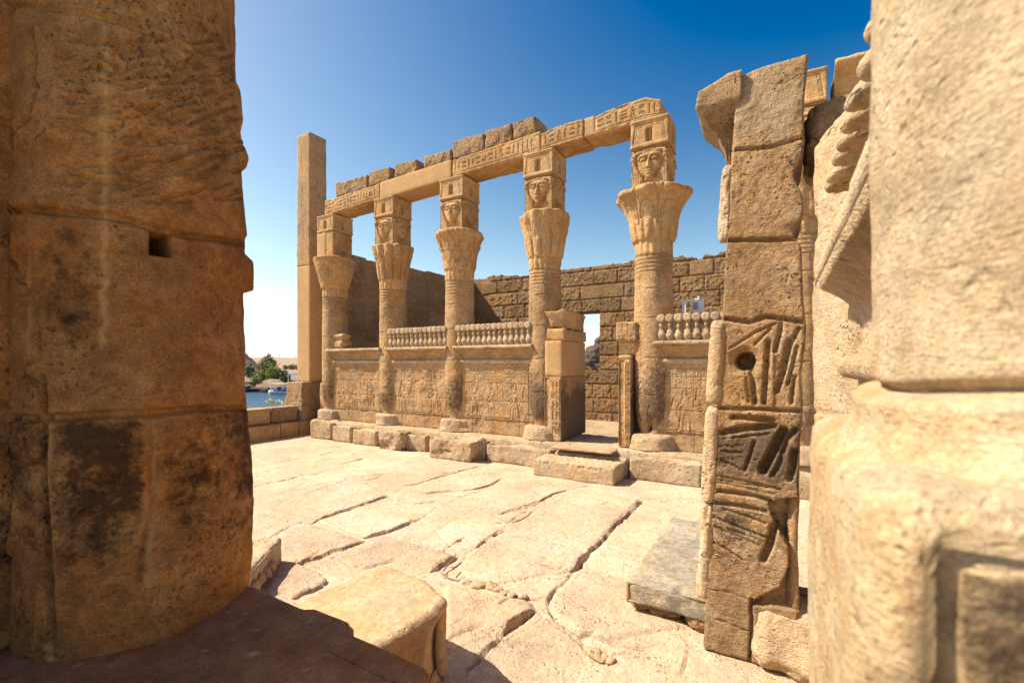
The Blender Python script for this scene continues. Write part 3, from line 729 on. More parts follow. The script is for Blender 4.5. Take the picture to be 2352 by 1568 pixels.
# ------------------------------------------------------------------ courtyard paving: one worn sheet with open joints, traced from the photo
Z6 = lambda P: [(509.6 + .35 * x, 1019.2 + .35 * y) for x, y in P]
Z7 = lambda P: [(1058.4 + .35 * x, 1019.2 + .35 * y) for x, y in P]
JOINTS = [   # (points, half width m, depth m, lift of the slab on the left)
    (Z6([(180, 287), (390, 240), (540, 205), (660, 185), (820, 150)]), .022, .04, .012),
    (Z6([(180, 200), (270, 190), (340, 175), (395, 150), (412, 128)]), .018, .03, .0),
    (Z6([(380, 115), (590, 90)]), .025, .03, .01), (Z6([(610, 98), (700, 80)]), .02, .03, .01),
    (Z6([(780, 130), (860, 112), (940, 95)]), .035, .05, .02),
    (Z6([(545, 330), (640, 300), (745, 268), (830, 230), (1000, 205), (1150, 182)]), .022, .035, .012),
    (Z6([(630, 497), (800, 440), (1000, 375), (1090, 345)]), .03, .06, .03),
    (Z6([(1090, 345), (1150, 370), (1260, 390), (1400, 380)]), .04, .04, .0),
    (Z6([(190, 453), (330, 475), (480, 520), (600, 515), (640, 490)]), .035, .035, .0),
    (Z6([(945, 608), (1100, 575), (1180, 545), (1310, 490)]), .04, .07, .045),
    (Z6([(600, 520), (720, 560), (850, 600), (945, 632)]), .025, .02, .0),
    (Z6([(945, 632), (830, 680), (750, 700), (660, 740), (560, 770), (510, 790)]), .035, .06, .03),
    (Z6([(485, 770), (560, 820), (690, 880), (690, 910), (640, 940), (480, 1010)]), .03, .045, .02),
    (Z6([(1365, 847), (1480, 782), (1548, 735)]), .05, .09, .05),
    (Z6([(1548, 735), (1440, 690), (1300, 640), (1110, 610)]), .022, .02, .0),
    (Z6([(740, 740), (860, 800), (930, 822), (1130, 765)]), .02, .02, .0),
    (Z6([(1150, 280), (1290, 262), (1440, 210), (1600, 165), (1690, 145)]), .025, .04, .015),
    (Z6([(1150, 182), (1380, 200), (1500, 190)]), .022, .03, .01),
    (Z7([(-250, 330), (80, 300), (190, 270), (275, 225)]), .03, .05, .02),
    (Z7([(260, 460), (420, 410), (520, 375)]), .025, .04, .02), (Z7([(520, 375), (600, 330), (690, 305)]), .06, .07, .02),
    (Z7([(105, 675), (200, 600), (300, 560)]), .018, .03, .01), (Z7([(140, 525), (310, 515)]), .022, .03, .012), (Z7([(310, 515), (440, 430)]), .018, .03, .01),
    (Z7([(832, 715), (920, 640), (1000, 560), (1100, 465), (1190, 375)]), .032, .09, .05),
    (Z7([(832, 715), (780, 800), (722, 828)]), .05, .11, .05), (Z7([(722, 828), (640, 812), (540, 798)]), .025, .04, .015), (Z7([(722, 850), (640, 890)]), .02, .03, .01),
    (Z7([(832, 830), (960, 862), (1100, 885)]), .04, .04, .0),
    (Z7([(-90, 850), (0, 905), (150, 940), (300, 985), (430, 1010), (485, 1062)]), .06, .04, .0),
    (Z7([(500, 1085), (420, 1130), (340, 1190), (265, 1265)]), .045, .10, .055), (Z7([(265, 1265), (200, 1245), (150, 1210)]), .03, .05, .02),
    (Z7([(560, 1050), (640, 1150), (780, 1240), (860, 1252), (1050, 1320), (1260, 1345)]), .05, .05, .0),
    (Z7([(720, 850), (690, 900), (600, 980), (560, 1050)]), .03, .035, .015),
    (Z7([(265, 1265), (130, 1400), (20, 1520)]), .03, .05, .02),
    (Z7([(500, 1085), (600, 1180), (760, 1290), (830, 1350), (1050, 1380), (1260, 1400)]), .035, .03, .0),
    (Z7([(1500, 1260), (1480, 1400), (1450, 1510)]), .025, .03, .0),
    (Z7([(690, 305), (830, 275), (1000, 285)]), .025, .025, .01), (Z7([(1190, 375), (1300, 370), (1600, 390)]), .03, .02, .0),
    (Z7([(-300, 150), (-100, 170), (60, 190), (230, 200)]), .03, .03, .01),
    (Z6([(190, 700), (350, 590), (480, 522)]), .02, .02, .01),
]
Z8 = lambda P: [(548.8 + .2667 * x, 980 + .2667 * y) for x, y in P]
Z9 = lambda P: [(1019.2 + .2667 * x, 1058.4 + .2667 * y) for x, y in P]
for P in ([(120, 515), (300, 470), (500, 440), (560, 410)], [(570, 410), (700, 400)], [(690, 245), (800, 222), (1010, 215), (985, 240)], [(1780, 1055), (1940, 955)], [(2050, 1030), (2180, 950), (2250, 880)], [(1110, 460), (1250, 420)], [(1070, 490), (1130, 490)], [(830, 1115), (790, 1140)], [(1340, 565), (1420, 520)], [(560, 575), (660, 545)], [(90, 250), (140, 245)], [(560, 1180), (700, 1080)], [(980, 300), (1090, 268)]):
    JOINTS.append((Z8(P), .022, .03, .006))
for P in ([(500, 455), (720, 400), (860, 350)], [(600, 530), (720, 470), (770, 430)], [(290, 735), (420, 660), (550, 590)], [(640, 150), (690, 148)], [(860, 190), (950, 190)], [(490, 1245), (570, 1200)], [(1350, 385), (1420, 362)], [(850, 900), (980, 912), (1090, 935)], [(990, 990), (1060, 990)], [(30, 750), (160, 670)], [(740, 1180), (900, 1180)], [(1180, 1480), (1280, 1475)]):
    JOINTS.append((Z9(P), .022, .03, .006))
SLABS = [   # (outline, height, tone)
    (Z8([(660, 810), (1250, 640), (1460, 690), (1700, 690), (1600, 770), (1270, 910), (1100, 940)]), .012, .05), (Z8([(340, 900), (640, 850), (1090, 970), (840, 1080), (550, 1190), (360, 1100)]), .022, -.07),
    (Z8([(830, 1120), (1300, 950), (1880, 1110), (1650, 1250), (1330, 1150), (1060, 1220)]), .03, -.10), (Z8([(100, 740), (480, 830), (700, 790), (1290, 600), (1100, 480), (560, 500), (110, 700)]), .014, -.03),
    (Z8([(1330, 590), (1740, 420), (2270, 440), (2120, 520), (1730, 690), (1560, 655)]), .010, .02), (Z8([(90, 1270), (500, 1170), (770, 1300), (740, 1360), (450, 1480), (110, 1330)]), .03, -.10),
    (Z8([(560, 500), (850, 490), (1380, 350), (1090, 280), (700, 400)]), .008, .05), (Z9([(280, 740), (1060, 260), (1700, 330), (1230, 800), (1110, 940), (460, 1060), (100, 920)]), .020, -.02),
    (Z9([(1240, 820), (1720, 340), (2240, 260), (2240, 480), (1600, 1010), (1260, 920)]), .010, .05), (Z9([(1120, 960), (1600, 1020), (2140, 1430), (1400, 1540), (1180, 1490), (890, 1230)]), .028, -.05),
    (Z9([(10, 1050), (760, 1210), (780, 1290), (490, 1510), (350, 1420), (20, 1560)]), .030, -.08), (Z9([(560, 1540), (870, 1330), (1180, 1500), (1200, 1600), (500, 1600)]), .016, -.07),
    (Z8([(120, 430), (540, 360), (720, 280), (640, 240), (300, 290), (110, 330)]), .006, .03), (Z8([(1400, 340), (1880, 250), (2200, 330), (1840, 390), (1730, 420)]), .006, -.04), (Z9([(-60, 600), (300, 400), (560, 540), (280, 740), (120, 790)]), .006, .06)]
def poly_in(x, y, P):
    c = np.zeros(len(x), bool); n = len(P)
    for i in range(n):
        (x0, y0), (x1, y1) = P[i], P[(i + 1) % n]
        c ^= ((y0 > y) != (y1 > y)) & (x < (x1 - x0) * (y - y0) / (y1 - y0 + 1e-12) + x0)
    return c
def poly_dist(x, y, P):
    b = np.full(len(x), 1e9)
    for i in range(len(P)):
        (x0, y0), (x1, y1) = P[i], P[(i + 1) % len(P)]
        dx, dy = x1 - x0, y1 - y0
        t = np.clip(((x - x0) * dx + (y - y0) * dy) / (dx * dx + dy * dy + 1e-12), 0, 1)
        b = np.minimum(b, (x - x0 - t * dx) ** 2 + (y - y0 - t * dy) ** 2)
    return np.sqrt(b)
def paving():
    X = np.concatenate([np.arange(-11.9, -5.5, .03), np.arange(-5.5, .4, .0125), np.arange(.4, 2.6, .08)])
    Y = np.concatenate([np.arange(1.0, 1.9, .04), np.arange(1.9, 5.0, .0125), np.arange(5.0, 8.2, .026)])
    A, B = np.meshgrid(X, Y, indexing='ij'); a = A.ravel(); b = B.ravel()
    p = np.stack([a, b, a * 0], 1)
    wob = fbm(p * 9, 3, 71) * .02; wob2 = fbm(p * 9 + 40, 3, 72) * .02
    z = .014 * fbm(p * .55, 3, 61) + .010 * fbm(p * 2.2, 3, 62) + .0055 * fbm(p * np.array([11, 16, 1]), 4, 63) - .010 * np.clip(fbm(p * np.array([26, 40, 1]), 3, 64) - .3, 0, 1) * (fbm(p * 1.1, 2, 65) > -.1)
    dirt = np.zeros_like(a); tone = .07 * fbm(p * .9, 3, 90) + .06 * fbm(p * 3.1, 4, 91)
    for P, hh, tn in SLABS:
        G = np.array([on_z(u, v)[:2] for u, v in P])
        lo = G.min(0) - .1; hi = G.max(0) + .1
        m = np.nonzero((a > lo[0]) & (a < hi[0]) & (b > lo[1]) & (b < hi[1]))[0]
        x_, y_ = a[m] + wob[m] * 1.4, b[m] + wob2[m] * 1.4
        i_ = poly_in(x_, y_, G); d_ = poly_dist(x_, y_, G)
        z[m] += np.where(i_, hh * .5 * sstep(.0, .04, d_), -.008 * sstep(.03, .0, d_))
        tone[m] += np.where(i_, tn * 1.35, 0)
        dirt[m] = np.maximum(dirt[m], np.where(i_, 0, .5 * sstep(.05, .01, d_)))
    for i, (pts, w, dep, lift) in enumerate(JOINTS):
        G = np.array([on_z(u, v)[:2] for u, v in pts])
        lo = G.min(0) - .8; hi = G.max(0) + .8
        m = np.nonzero((a > lo[0]) & (a < hi[0]) & (b > lo[1]) & (b < hi[1]))[0]
        uu, vv = a[m] + wob[m], b[m] + wob2[m]
        best = np.full(len(m), 1e9); sgn = np.zeros(len(m)); along = np.zeros(len(m)); acc = 0
        for (x0, y0), (x1, y1) in zip(G[:-1], G[1:]):
            dx, dy = x1 - x0, y1 - y0; L2 = dx * dx + dy * dy + 1e-9; L = math.sqrt(L2)
            tr = ((uu - x0) * dx + (vv - y0) * dy) / L2; t = np.clip(tr, 0, 1)
            d2 = (uu - x0 - t * dx) ** 2 + (vv - y0 - t * dy) ** 2
            up = d2 < best
            best = np.where(up, d2, best)
            nx, ny = -dy / L, dx / L
            if nx > 0: nx, ny = -nx, -ny            # the side towards -x
            sgn = np.where(up, ((uu - x0) * nx + (vv - y0) * ny), sgn)
            along = np.where(up, acc + t * L, along); acc += L
        d = np.sqrt(best)
        ww = w * .32 * (.3 + 1.7 * np.clip(fbm(np.stack([along * 4, along * 0 + i, along * 0], 1), 2, 80) + .5, 0, 1.3))
        end = sstep(0, .12, along) * sstep(acc, acc - .12, along)
        g = (1 - sstep(.35, 1.0, d / ww))
        z[m] -= dep * 1.1 * g * (.5 + .5 * end)
        z[m] += lift * .5 * np.exp(-d / .5) * np.where(sgn > 0, 1, -.35) * (1 - g) * end
        z[m] -= .012 * np.exp(-d / .035) * np.clip(fbm(p[m] * 14, 2, 81) + .3, 0, 1)
        dirt[m] = np.maximum(dirt[m], np.maximum(g * .6, .6 * sstep(2.6, .8, d / ww) * (fbm(p[m] * 5, 3, 84) > -.1)))
    g = np.arange(len(a)).reshape(len(X), len(Y))
    q = np.stack([g[:-1, :-1], g[1:, :-1], g[1:, 1:], g[:-1, 1:]], -1).reshape(-1, 4)
    o = link("paving", mesh_np("paving", np.stack([a, b, z], 1), q, attrs={"patina_shade": dirt, "tone": tone}), M_FLOOR)
    o["kind"] = "structure"
paving()
rr = random.Random(9)
PEB = [(Z7([(90, 940)])[0], .05), (Z7([(135, 935)])[0], .06), (Z7([(175, 930)])[0], .05), (Z7([(205, 945)])[0], .06), (Z7([(240, 960)])[0], .05), (Z7([(290, 985)])[0], .045), (Z7([(330, 995)])[0], .04), (Z7([(400, 1000)])[0], .04),
       (Z7([(880, 1385)])[0], .06), (Z7([(935, 1410)])[0], .04), (Z7([(980, 1425)])[0], .035), (Z7([(840, 1362)])[0], .035), (Z6([(1600, 915)])[0], .05), (Z6([(1650, 935)])[0], .04)]
plab = ["pale flat pebble at the left end of the gravelly joint", "pale pebble second along the gravelly joint", "white chip beside the cable in the gravelly joint", "large pale chip in the gravelly joint", "pale chip where the joint bends", "small pale chip right of the joint's bend", "small pebble near the gravelly joint's end", "last pebble of the gravelly joint",
        "round tan pebble on the paving near the bottom edge", "brown pebble right of the round tan one", "smallest pebble of the loose trio on the paving", "small pebble at the curved slab's edge", "pale chip beside the capital fragment", "small pale chip right of the dry twig"]
for ((u, v), r), lb in zip(PEB, plab):
    g = on_z(u, v, 0)
    tag(boulder("pebble", M_PALE, (g[0], g[1], r * .15), r, rr.randrange(99), (1.2, .9, .55), 10), lb, "pebble", "pebbles on the paving")
cp = [on_z(*q) for q in Z6([(1435, 850), (1460, 880), (1520, 895), (1600, 910), (1680, 935)])] + [on_z(*q) for q in Z7([(150, 940), (220, 962), (300, 990), (380, 1005)])]
tag(tube_obj("cable", [(q[0], q[1], .012) for q in cp], .008, M_CABLE, None, 6), "thin pinkish cable lying along the gravelly joint", "cable")
for i, (P, lb) in enumerate([([(1455, 840), (1510, 790), (1535, 765)], "dry twig leaning in the open joint"), ([(1535, 890), (1570, 865)], "short dry stick above the cable"), ([(1480, 800), (1525, 795)], "dry twig lying across the joint's corner")]):
    q = [on_z(*k) for k in Z6(P)]
    tag(tube_obj("twig", [(k[0], k[1], .02 + .02 * j) for j, k in enumerate(q)], .007, M_TWIG, None, 5), lb, "twig", "dry twigs in the joint")

# ------------------------------------------------------------------ the far colonnade
YA = 8.55                                   # axis of the columns
PT = .47                                    # top of the plinth
CU = [770, 903, 1056, 1252, 1501]
CX = [xp(u, YA) for u in CU] + [.30]
RL = [.60, .53, .59, .54, .67, .64]         # capital lip radius
def zc(z, x):                               # the colonnade sags a little towards its far end
    return z if z <= 2 else 2 + (z - 2) * (1 - .0072 * (-2.0 - x))

def face_relief(X, Y):
    """cow-eared goddess face with wig, X -1..1, Y 0..1; returns height (metres)"""
    fw = np.interp(Y, [.20, .26, .34, .46, .58, .70, .78, .84], [.0, .18, .32, .46, .56, .60, .56, .3])
    ax = np.abs(X)
    face = sstep(0, .10, fw - ax) * sstep(.20, .25, Y) * sstep(.84, .80, Y)
    h = face * (.05 + .035 * np.clip(1 - (ax / np.maximum(fw, .05)) ** 2, 0, 1))
    h -= .03 * np.exp(-((ax - fw - .04) / .05) ** 2) * sstep(.22, .3, Y) * sstep(.82, .74, Y)
    wig = sstep(.20, .30, ax - .10 * (1 - Y)) * sstep(.98, .88, ax) * (1 - face) * sstep(.86, .7, Y)
    h += wig * .035 * np.sqrt(np.clip(1 - ((ax - .6) / .42) ** 2, 0, 1))
    band = gauss(Y + .10 * X ** 2, .865, .05) * sstep(.85, .7, ax); h += .05 * band
    h -= .035 * gauss(Y + .1 * X ** 2, .80, .022) * sstep(.7, .5, ax)
    ear = sstep(0, .05, .085 - np.abs(Y - .715 - .10 * (ax - .6)) - .10 * (ax - .62)) * sstep(.58, .64, ax) * sstep(.98, .92, ax)
    h += ear * (.05 - .035 * gauss(Y, .715 + 0.1 * (0.75 - .6), .02))
    for s in (-1, 1):
        ex = X - s * .27
        d = (ex / .17) ** 2 + ((Y - .655) / .045) ** 2
        h += -.028 * np.exp(-((d - 1.2) / .5) ** 2) + .018 * np.exp(-(d / .7) ** 2)
        h += .022 * np.exp(-((Y - .735 + .25 * ex ** 2) / .022) ** 2) * sstep(.26, .16, np.abs(ex))
    nose = sstep(.11 - .06 * sstep(.45, .7, Y), .02, ax) * sstep(.455, .475, Y) * sstep(.74, .66, Y)
    h += nose * (.05 - .035 * sstep(.5, .72, Y))
    h -= .02 * gauss(Y, .44, .012) * sstep(.14, .08, ax)
    lip = (X / .20) ** 2
    h += .022 * np.exp(-((Y - .395) / .017) ** 2) * np.clip(1 - lip, 0, 1) + .022 * np.exp(-((Y - .35) / .019) ** 2) * np.clip(1 - lip * 1.4, 0, 1)
    h -= .028 * np.exp(-((Y - .373) / .008) ** 2) * np.clip(1 - lip, 0, 1)
    neck = sstep(.24, .16, ax) * sstep(.25, .2, Y); h -= .03 * neck
    h -= .012 * neck * (np.sin(Y * 140) > .6)
    h += wig * .004 * np.sin(ax * 60)
    return h
def column(k, label, style, broken, dmg, seed, half_plain=False, lo=0.0):
    x = CX[k]; rl = RL[k]
    rd = random.Random(seed)
    t = thing("temple_column", label, "column", (x, YA, PT), 0, "columns of the far row")
    H = lambda z: zc(z, x) - PT
    z_dr, z_sh, z_nk, z_lip, z_fc, z_na = .27, H(3.95), H(4.2), H(5.13), H(5.87), H(6.36)
    # base drum, broken round the rim
    rb = .47
    def bd(tt, z, r):
        p = np.stack([r * np.cos(tt) + x, r * np.sin(tt), z], 1)
        return r * (.05 * fbm(p * 3, 4, seed)) - broken * r * np.clip(fbm(p * 2.1 + 5, 3, seed + 2) + .15, 0, 1) * (.5 + z)
    lathe("base", [0, .02, .06, .1, .14, .18, .21, .24, .26, z_dr], [rb + .02, rb + .02, rb + .01, rb, rb, rb - .01, rb - .015, rb - .03, rb - .06, rb - .12], M_PLINTH, t, 72, bd)
    # shaft with its bands, one column of writing and a lotus foot
    Z = np.concatenate([np.linspace(z_dr - .03, z_sh, 230)])
    zz = Z - z_dr
    RR = .335 + .012 * sstep(0, 1.2, zz) - .012 * sstep(1.5, 3.2, zz) - .085 * sstep(.50, -.02, zz) ** 1.3
    st = []
    r0 = .34
    for zr in (z_sh - .02, z_sh - .09, z_sh - .16, z_sh - .23, z_sh - .30): st.append(([(-9, zr), (9, zr)], .014, .016))
    joints = [z_dr + h for h in (.62 + .1 * rd.random(), 1.28 + .1 * rd.random(), 1.95 + .15 * rd.random(), 2.6 + .1 * rd.random())]
    for zj in joints: st.append(([(a, zj + .012 * math.sin(a * 9 + seed)) for a in np.linspace(-2, 2, 30)], .012, .014))
    for w0 in (-.22, 0.62, -1.05):
        st += text_col(w0 - .075, w0 + .075, z_dr + .72, z_sh - .36, rd, .011, .017)
    for a in np.linspace(-1.2, 1.2, 13):            # pointed leaves at the foot
        st += [([(a - .09, z_dr + .05), (a, z_dr + .52), (a + .09, z_dr + .05)], .011, .012), ([(a - .045, z_dr + .05), (a, z_dr + .36), (a + .045, z_dr + .05)], .009, .01)]
    for q in range(5):                               # offering scenes, shallow
        st += figure(.25 + .42 * (q % 2) + (-1.0 if q > 2 else 0), z_dr + .85 + .85 * (q % 3), .62, q % 2, .011, .011)
    def sh(tt, z, r):
        arcl = ((tt + math.pi / 2 + math.pi) % (2 * math.pi) - math.pi) * r0     # 0 on the side facing the court
        p = np.stack([r * np.cos(tt), r * np.sin(tt), z], 1)
        d = -carve_lines(arcl, z, st)
        d += .006 * fbm(p * 6 + seed * 3, 4, seed) - dmg * np.clip(fbm(p * 2.6 + seed, 4, seed + 4) - .22, 0, 1) * .25
        if k == 4:
            d -= .16 * np.exp(-(((arcl + .03) / .07) ** 2 + ((z - .36) / .06) ** 2) ** 1.5) + .03 * np.exp(-(((arcl + .03) / .15) ** 2 + ((z - .38) / .13) ** 2))
        return d
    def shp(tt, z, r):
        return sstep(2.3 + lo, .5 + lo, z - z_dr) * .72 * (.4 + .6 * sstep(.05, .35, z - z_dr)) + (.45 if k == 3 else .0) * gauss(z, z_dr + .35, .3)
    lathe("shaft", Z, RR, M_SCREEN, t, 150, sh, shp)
    # neck of bound stems
    def nk(tt, z, r): return .028 * (np.abs(np.cos(tt * 9)) ** .6 - .8) - .03 * np.clip(np.sin(tt * 3 + seed) - .3, 0, 1) * (z < (z_sh + z_nk) / 2)
    lathe("neck", np.linspace(z_sh, z_nk + .05, 8), np.full(8, .335), M_SAND, t, 126, nk)
    # bell capital
    T = np.concatenate([np.linspace(0, 1, 64)])
    zb = z_nk + T * (z_lip - z_nk)
    rbp = np.interp(T, [0, .03, .10, .25, .42, .58, .72, .82, .885, .93, .965, 1.0], [.33, .375, .40, .425, .455, .505, .575, .65, .71, .715, .70, .60])
    rbp = .33 + (rbp - .33) * (rl - .33) / .385
    if style in ('fluted', 'ribbed'):
        rbp = np.interp(T, [0, .03, .08, .3, .55, .8, .9, .95, .975, 1.0], [.34, .385, .40, .46, .54, .635, .68, .70, .69, .62])
        rbp = .335 + (rbp - .34) * (rl - .335) / .36
    sc = []
    n = {'composite': 8, 'zigzag': 6, 'fluted': 12, 'ribbed': 30, 'lily': 8}[style]
    Pn = 2 * math.pi / n
    for q in range(-1, n + 2):
        c = q * Pn
        if style in ('composite', 'lily'):
            sc += [(arc(c, .42, Pn * .36, .30, 0, 180, 14) + [], .022 / .5, .03), (arc(c, .42, Pn * .24, .22, 0, 180, 12), .03, .014)]
            sc += [([(c + Pn * .5, .3), (c + Pn * .5, .75), (c + Pn * .36, .95)], .035, .028), ([(c + Pn * .5, .75), (c + Pn * .64, .95)], .035, .028)]
            for w in np.linspace(-.4, .4, 9): sc.append(([(c + w * Pn * .8, .78), (c + w * Pn * 1.05, .96)], .018, .012))
            for w in np.linspace(-.2, .2, 6): sc.append(([(c + w * Pn, .46), (c + w * Pn * .9, .62)], .016, .012))
        elif style == 'zigzag':
            for o in (0, .05, .10, .15): sc.append(([(c, .08 + o), (c + Pn / 4, .3 + o), (c + Pn / 2, .08 + o), (c + Pn * .75, .3 + o), (c + Pn, .08 + o)], .02, .014))
            sc += [([(c - .05, .55), (c - .32, .9)], .03, .026), ([(c + .05, .55), (c + .32, .9)], .03, .026), ([(c, .5), (c, .92)], .05, -.03), ([(c + Pn / 2, .58), (c + Pn / 2 + .02, .6)], .08, -.03), ([(c, .48), (c + Pn, .48)], .015, .016)]
            for w in np.linspace(-.45, .45, 9): sc.append(([(c + w * Pn * .8, .68), (c + w * Pn, .95)], .016, .011))
        elif style == 'fluted':
            sc += [(arc(c, .3, Pn * .4, .42, 0, 180, 12), .03, .02), ([(c + Pn / 2, .05), (c + Pn / 2, .8)], .03, .022), ([(c, .3), (c, .62)], .022, .014)]
        else:
            sc += [([(c, .16), (c, .55)], .035, .022)]
            if q % 2 == 0: sc += [([(c, .55), (c + Pn, .95)], .014, .01), ([(c + Pn, .55), (c, .95)], .014, .01)]
    def bl(tt, z, r):
        s = (z - z_nk) / (z_lip - z_nk); a = tt % (2 * math.pi)
        d = -carve_lines(a, s, sc)
        if style in ('composite', 'lily', 'fluted'):
            m = 16 if style != 'fluted' else 12
            d += (.045 * (np.abs(np.cos(a * m / 2)) ** .5 - .75)) * sstep(.46, .30, s) * sstep(-.02, .05, s)
            d += .02 * np.cos(a * n) * sstep(.45, .8, s)
        p = np.stack([np.cos(a) * r, np.sin(a) * r, z], 1)
        d += .012 * fbm(p * 9 + seed, 4, seed) - .012 * np.clip(fbm(p * 14 + seed, 3, seed + 1) - .1, 0, 1)
        rim = sstep(.62, .97, s)
        d -= dmg * rim * np.clip(fbm(np.stack([np.cos(a) * 1.6, np.sin(a) * 1.6, z * .6], 1) + seed * 5.1, 4, seed + 6) + .18, 0, 1) * .75
        d -= dmg * .35 * np.clip(fbm(p * 3.1 + seed, 4, seed + 8) - .12, 0, 1) * sstep(.3, .7, s)
        return d
    lathe("capital", zb, rbp, M_SAND, t, 190, bl)
    # block with the goddess faces
    w = .645; hh = z_fc - z_lip + .02
    def fcarve(p, N):
        d = np.zeros(len(p))
        f = N[:, 1] < -.8; r_ = N[:, 0] > .8; l_ = N[:, 0] < -.8
        for m, c in ((f, p[:, 0]), (r_, p[:, 1]), (l_, p[:, 1])):
            if half_plain and m is f: continue
            if m.any(): d[m] = .045 - face_relief(c[m] / (w / 2) * .84, p[m, 2] / hh * .94 + .0)
        if half_plain: d = np.where(r_ & (p[:, 1] < -.05), .0, d)
        return d
    if k < 5 or True:
        ob = block("goddess_block", (w, w, hh), M_SAND, t, (0, 0, z_lip - .02), res=.0125, rnd=.02, rough=.004, chip=.012, carve=fcarve, seed=seed)
        if half_plain:
            block("plain_repair", (.36, .40, hh), M_NEW, t, (-.155, -.135, z_lip - .018), res=.1, rnd=.008, rough=.001, chip=.004)
    # small shrine block above it
    nh = z_na - z_fc; nw = .67
    fr = []
    for q in (-1, 1):
        fr += [([(q * .285, .07), (q * .245, nh - .09)], .013, .016), ([(q * .25, .07), (q * .215, nh - .1)], .010, .012)]
    fr += [([(-.25, nh - .095), (.25, nh - .095)], .012, .016), ([(-.22, nh - .13), (.22, nh - .13)], .01, .01)]
    def ncarve(p, N):
        d = np.zeros(len(p))
        for m, c in ((N[:, 1] < -.8, p[:, 0]), (N[:, 0] > .8, p[:, 1]), (N[:, 0] < -.8, p[:, 1])):
            if not m.any(): continue
            cc = c[m]; z = p[m, 2]
            e = carve_lines(cc, z, fr)
            ni = sstep(.056, .048, np.abs(cc)) * sstep(.085, .095, z) * sstep(nh - .155, nh - .165, z)
            fig = np.exp(-(cc / .028) ** 2) * (np.exp(-((z - .2) / .07) ** 2) + np.exp(-((z - .31) / .03) ** 2))
            e = np.maximum(e, ni * (.085 - .05 * np.clip(fig, 0, 1)))
            e = e - .012 * sstep(.06, .05, z) - .018 * sstep(nh - .06, nh - .02, z)
            d[m] = e
        return d
    block("shrine_block", (nw, nw, nh), M_SAND, t, (0, 0, z_fc), res=.0135, rnd=.014, rough=.004, chip=.014 + .01 * broken, carve=ncarve, seed=seed + 3)
    return t
column(0, "farthest column by the obelisk, its face block half rebuilt in plain stone", 'ribbed', .25, .12, 3, True)
column(1, "second column from the obelisk, its worn capital split on the right, on a cracked round base", 'fluted', .45, .17, 7)
column(2, "column with zigzag bands round its capital, standing on a broken base block", 'zigzag', .55, .10, 12)
column(3, "column with a fluted bell capital chipped on the left, beside the rebuilt left door pier", 'fluted', .3, .17, 19)
column(4, "nearest tall column with leafy palm capital and a round hole low in its shaft", 'composite', .1, .07, 23)
column(5, "column hidden behind the stacked block jamb, only its shrine block's corner showing", 'lily', .1, .07, 31)

# architrave beams: x0, x1 from photo columns at the front plane
YB0, YB1 = 8.24, 8.88
def beam_warp(x0, x1):
    return None
def beam(name, label, u0, u1, text, seed, mat=M_SAND, broke=.02, parent=None, patch=None, cut=(0, 0)):
    x0, x1 = xp(u0, YB0), xp(u1, YB0)
    L = x1 - x0; hgt = .42
    zl, zr = zc(6.36, x0), zc(6.36, x1)
    rd = random.Random(seed)
    st = []
    if text:
        st += [([(-L / 2 + .03, .075), (L / 2 - .03, .078)], .009, .012), ([(-L / 2 + .03, .345), (L / 2 - .03, .347)], .009, .012)]
        st += text_row(-L / 2 + .08, L / 2 - .05, .115, .31, rd, .0095, .019, text)
    def cv(p, N):
        d = np.zeros(len(p)); m = N[:, 1] < -.8
        if st: d[m] = carve_lines(p[m, 0], p[m, 2], st)
        if patch is not None:
            k = m & (p[:, 0] > patch[0]) & (p[:, 0] < patch[1]) & (p[:, 2] > patch[2]); d[k] = -.006
        u = N[:, 2] < -.5
        d = d + m * .012 * np.clip(fbm(p * 2.2 + seed, 3, seed + 6), 0, 1)
        tp = (p[:, 2] > .36) | (np.abs(np.abs(p[:, 0]) - L / 2) < .06)
        d = d + m * tp * .05 * np.clip(fbm(p * 3.5 + seed, 4, seed + 1) - .05, 0, 1)
        d = d + u * broke * 2.2 * np.clip(fbm(p * 2.2 + seed, 3, seed) + .1, 0, 1)
        return d
    def wp(V):
        V = V.copy(); top = np.clip(V[:, 2] / hgt, 0, 1)
        V[:, 2] -= top * (cut[1] * sstep(L / 2 - .34, L / 2, V[:, 0]) + cut[0] * sstep(-L / 2 + .45, -L / 2, V[:, 0]))
        V[:, 2] += (zr - zl) * (V[:, 0] / L); return V
    sm = mat is M_NEW
    return block(name, (L - .006, YB1 - YB0, hgt), mat, parent, ((x0 + x1) / 2, (YB0 + YB1) / 2, (zl + zr) / 2 + .003), res=.0095 if not sm else .06, resy=.04,
                 rnd=.012 if sm else .025, rough=.001 if sm else .010, chip=.006 if sm else .05, carve=cv if not sm else None, warp=wp, seed=seed), (x0, x1, zl, zr)
gb = "architrave beams"
b1, _ = beam("architrave_beam", "", 744, 872, ['three', ('mouth', 'water'), 'reed', 'snake', ('loaf', 'oval'), 'bird', 'three', 'sail', ('oval', 'mouth'), 'flag', 'wick', 'stool', 'foot', 'comb', 'reed'], 5, patch=(.0, .22, .28))
tag(b1, "short worn inscribed beam at the obelisk end with a smooth patch", "beam", gb)
b2, _ = beam("architrave_beam", "", 872.6, 1036, None, 6, M_NEW)
tag(b2, "smooth uninscribed replacement beam in plain new stone", "beam", gb)
b3, _ = beam("architrave_beam", "", 1036.6, 1241, ['staff', 'staff', ('comb', 'mouth'), 'fig', 'three', ('basket', 'loaf'), 'snake', ('comb', 'loaf'), 'wick', 'bird', ('mouth', 'loaf'), 'reed', 'sword', 'staff', 'staff', 'sail', 'lash', 'lash', 'lash', 'lash', 'bird', 'seated', 'flag', 'seated'], 7)
tag(b3, "long inscribed beam covered with a full row of hieroglyphs", "beam", gb)
xa, xb = xp(1241.6, YB0), xp(1520, YB0)
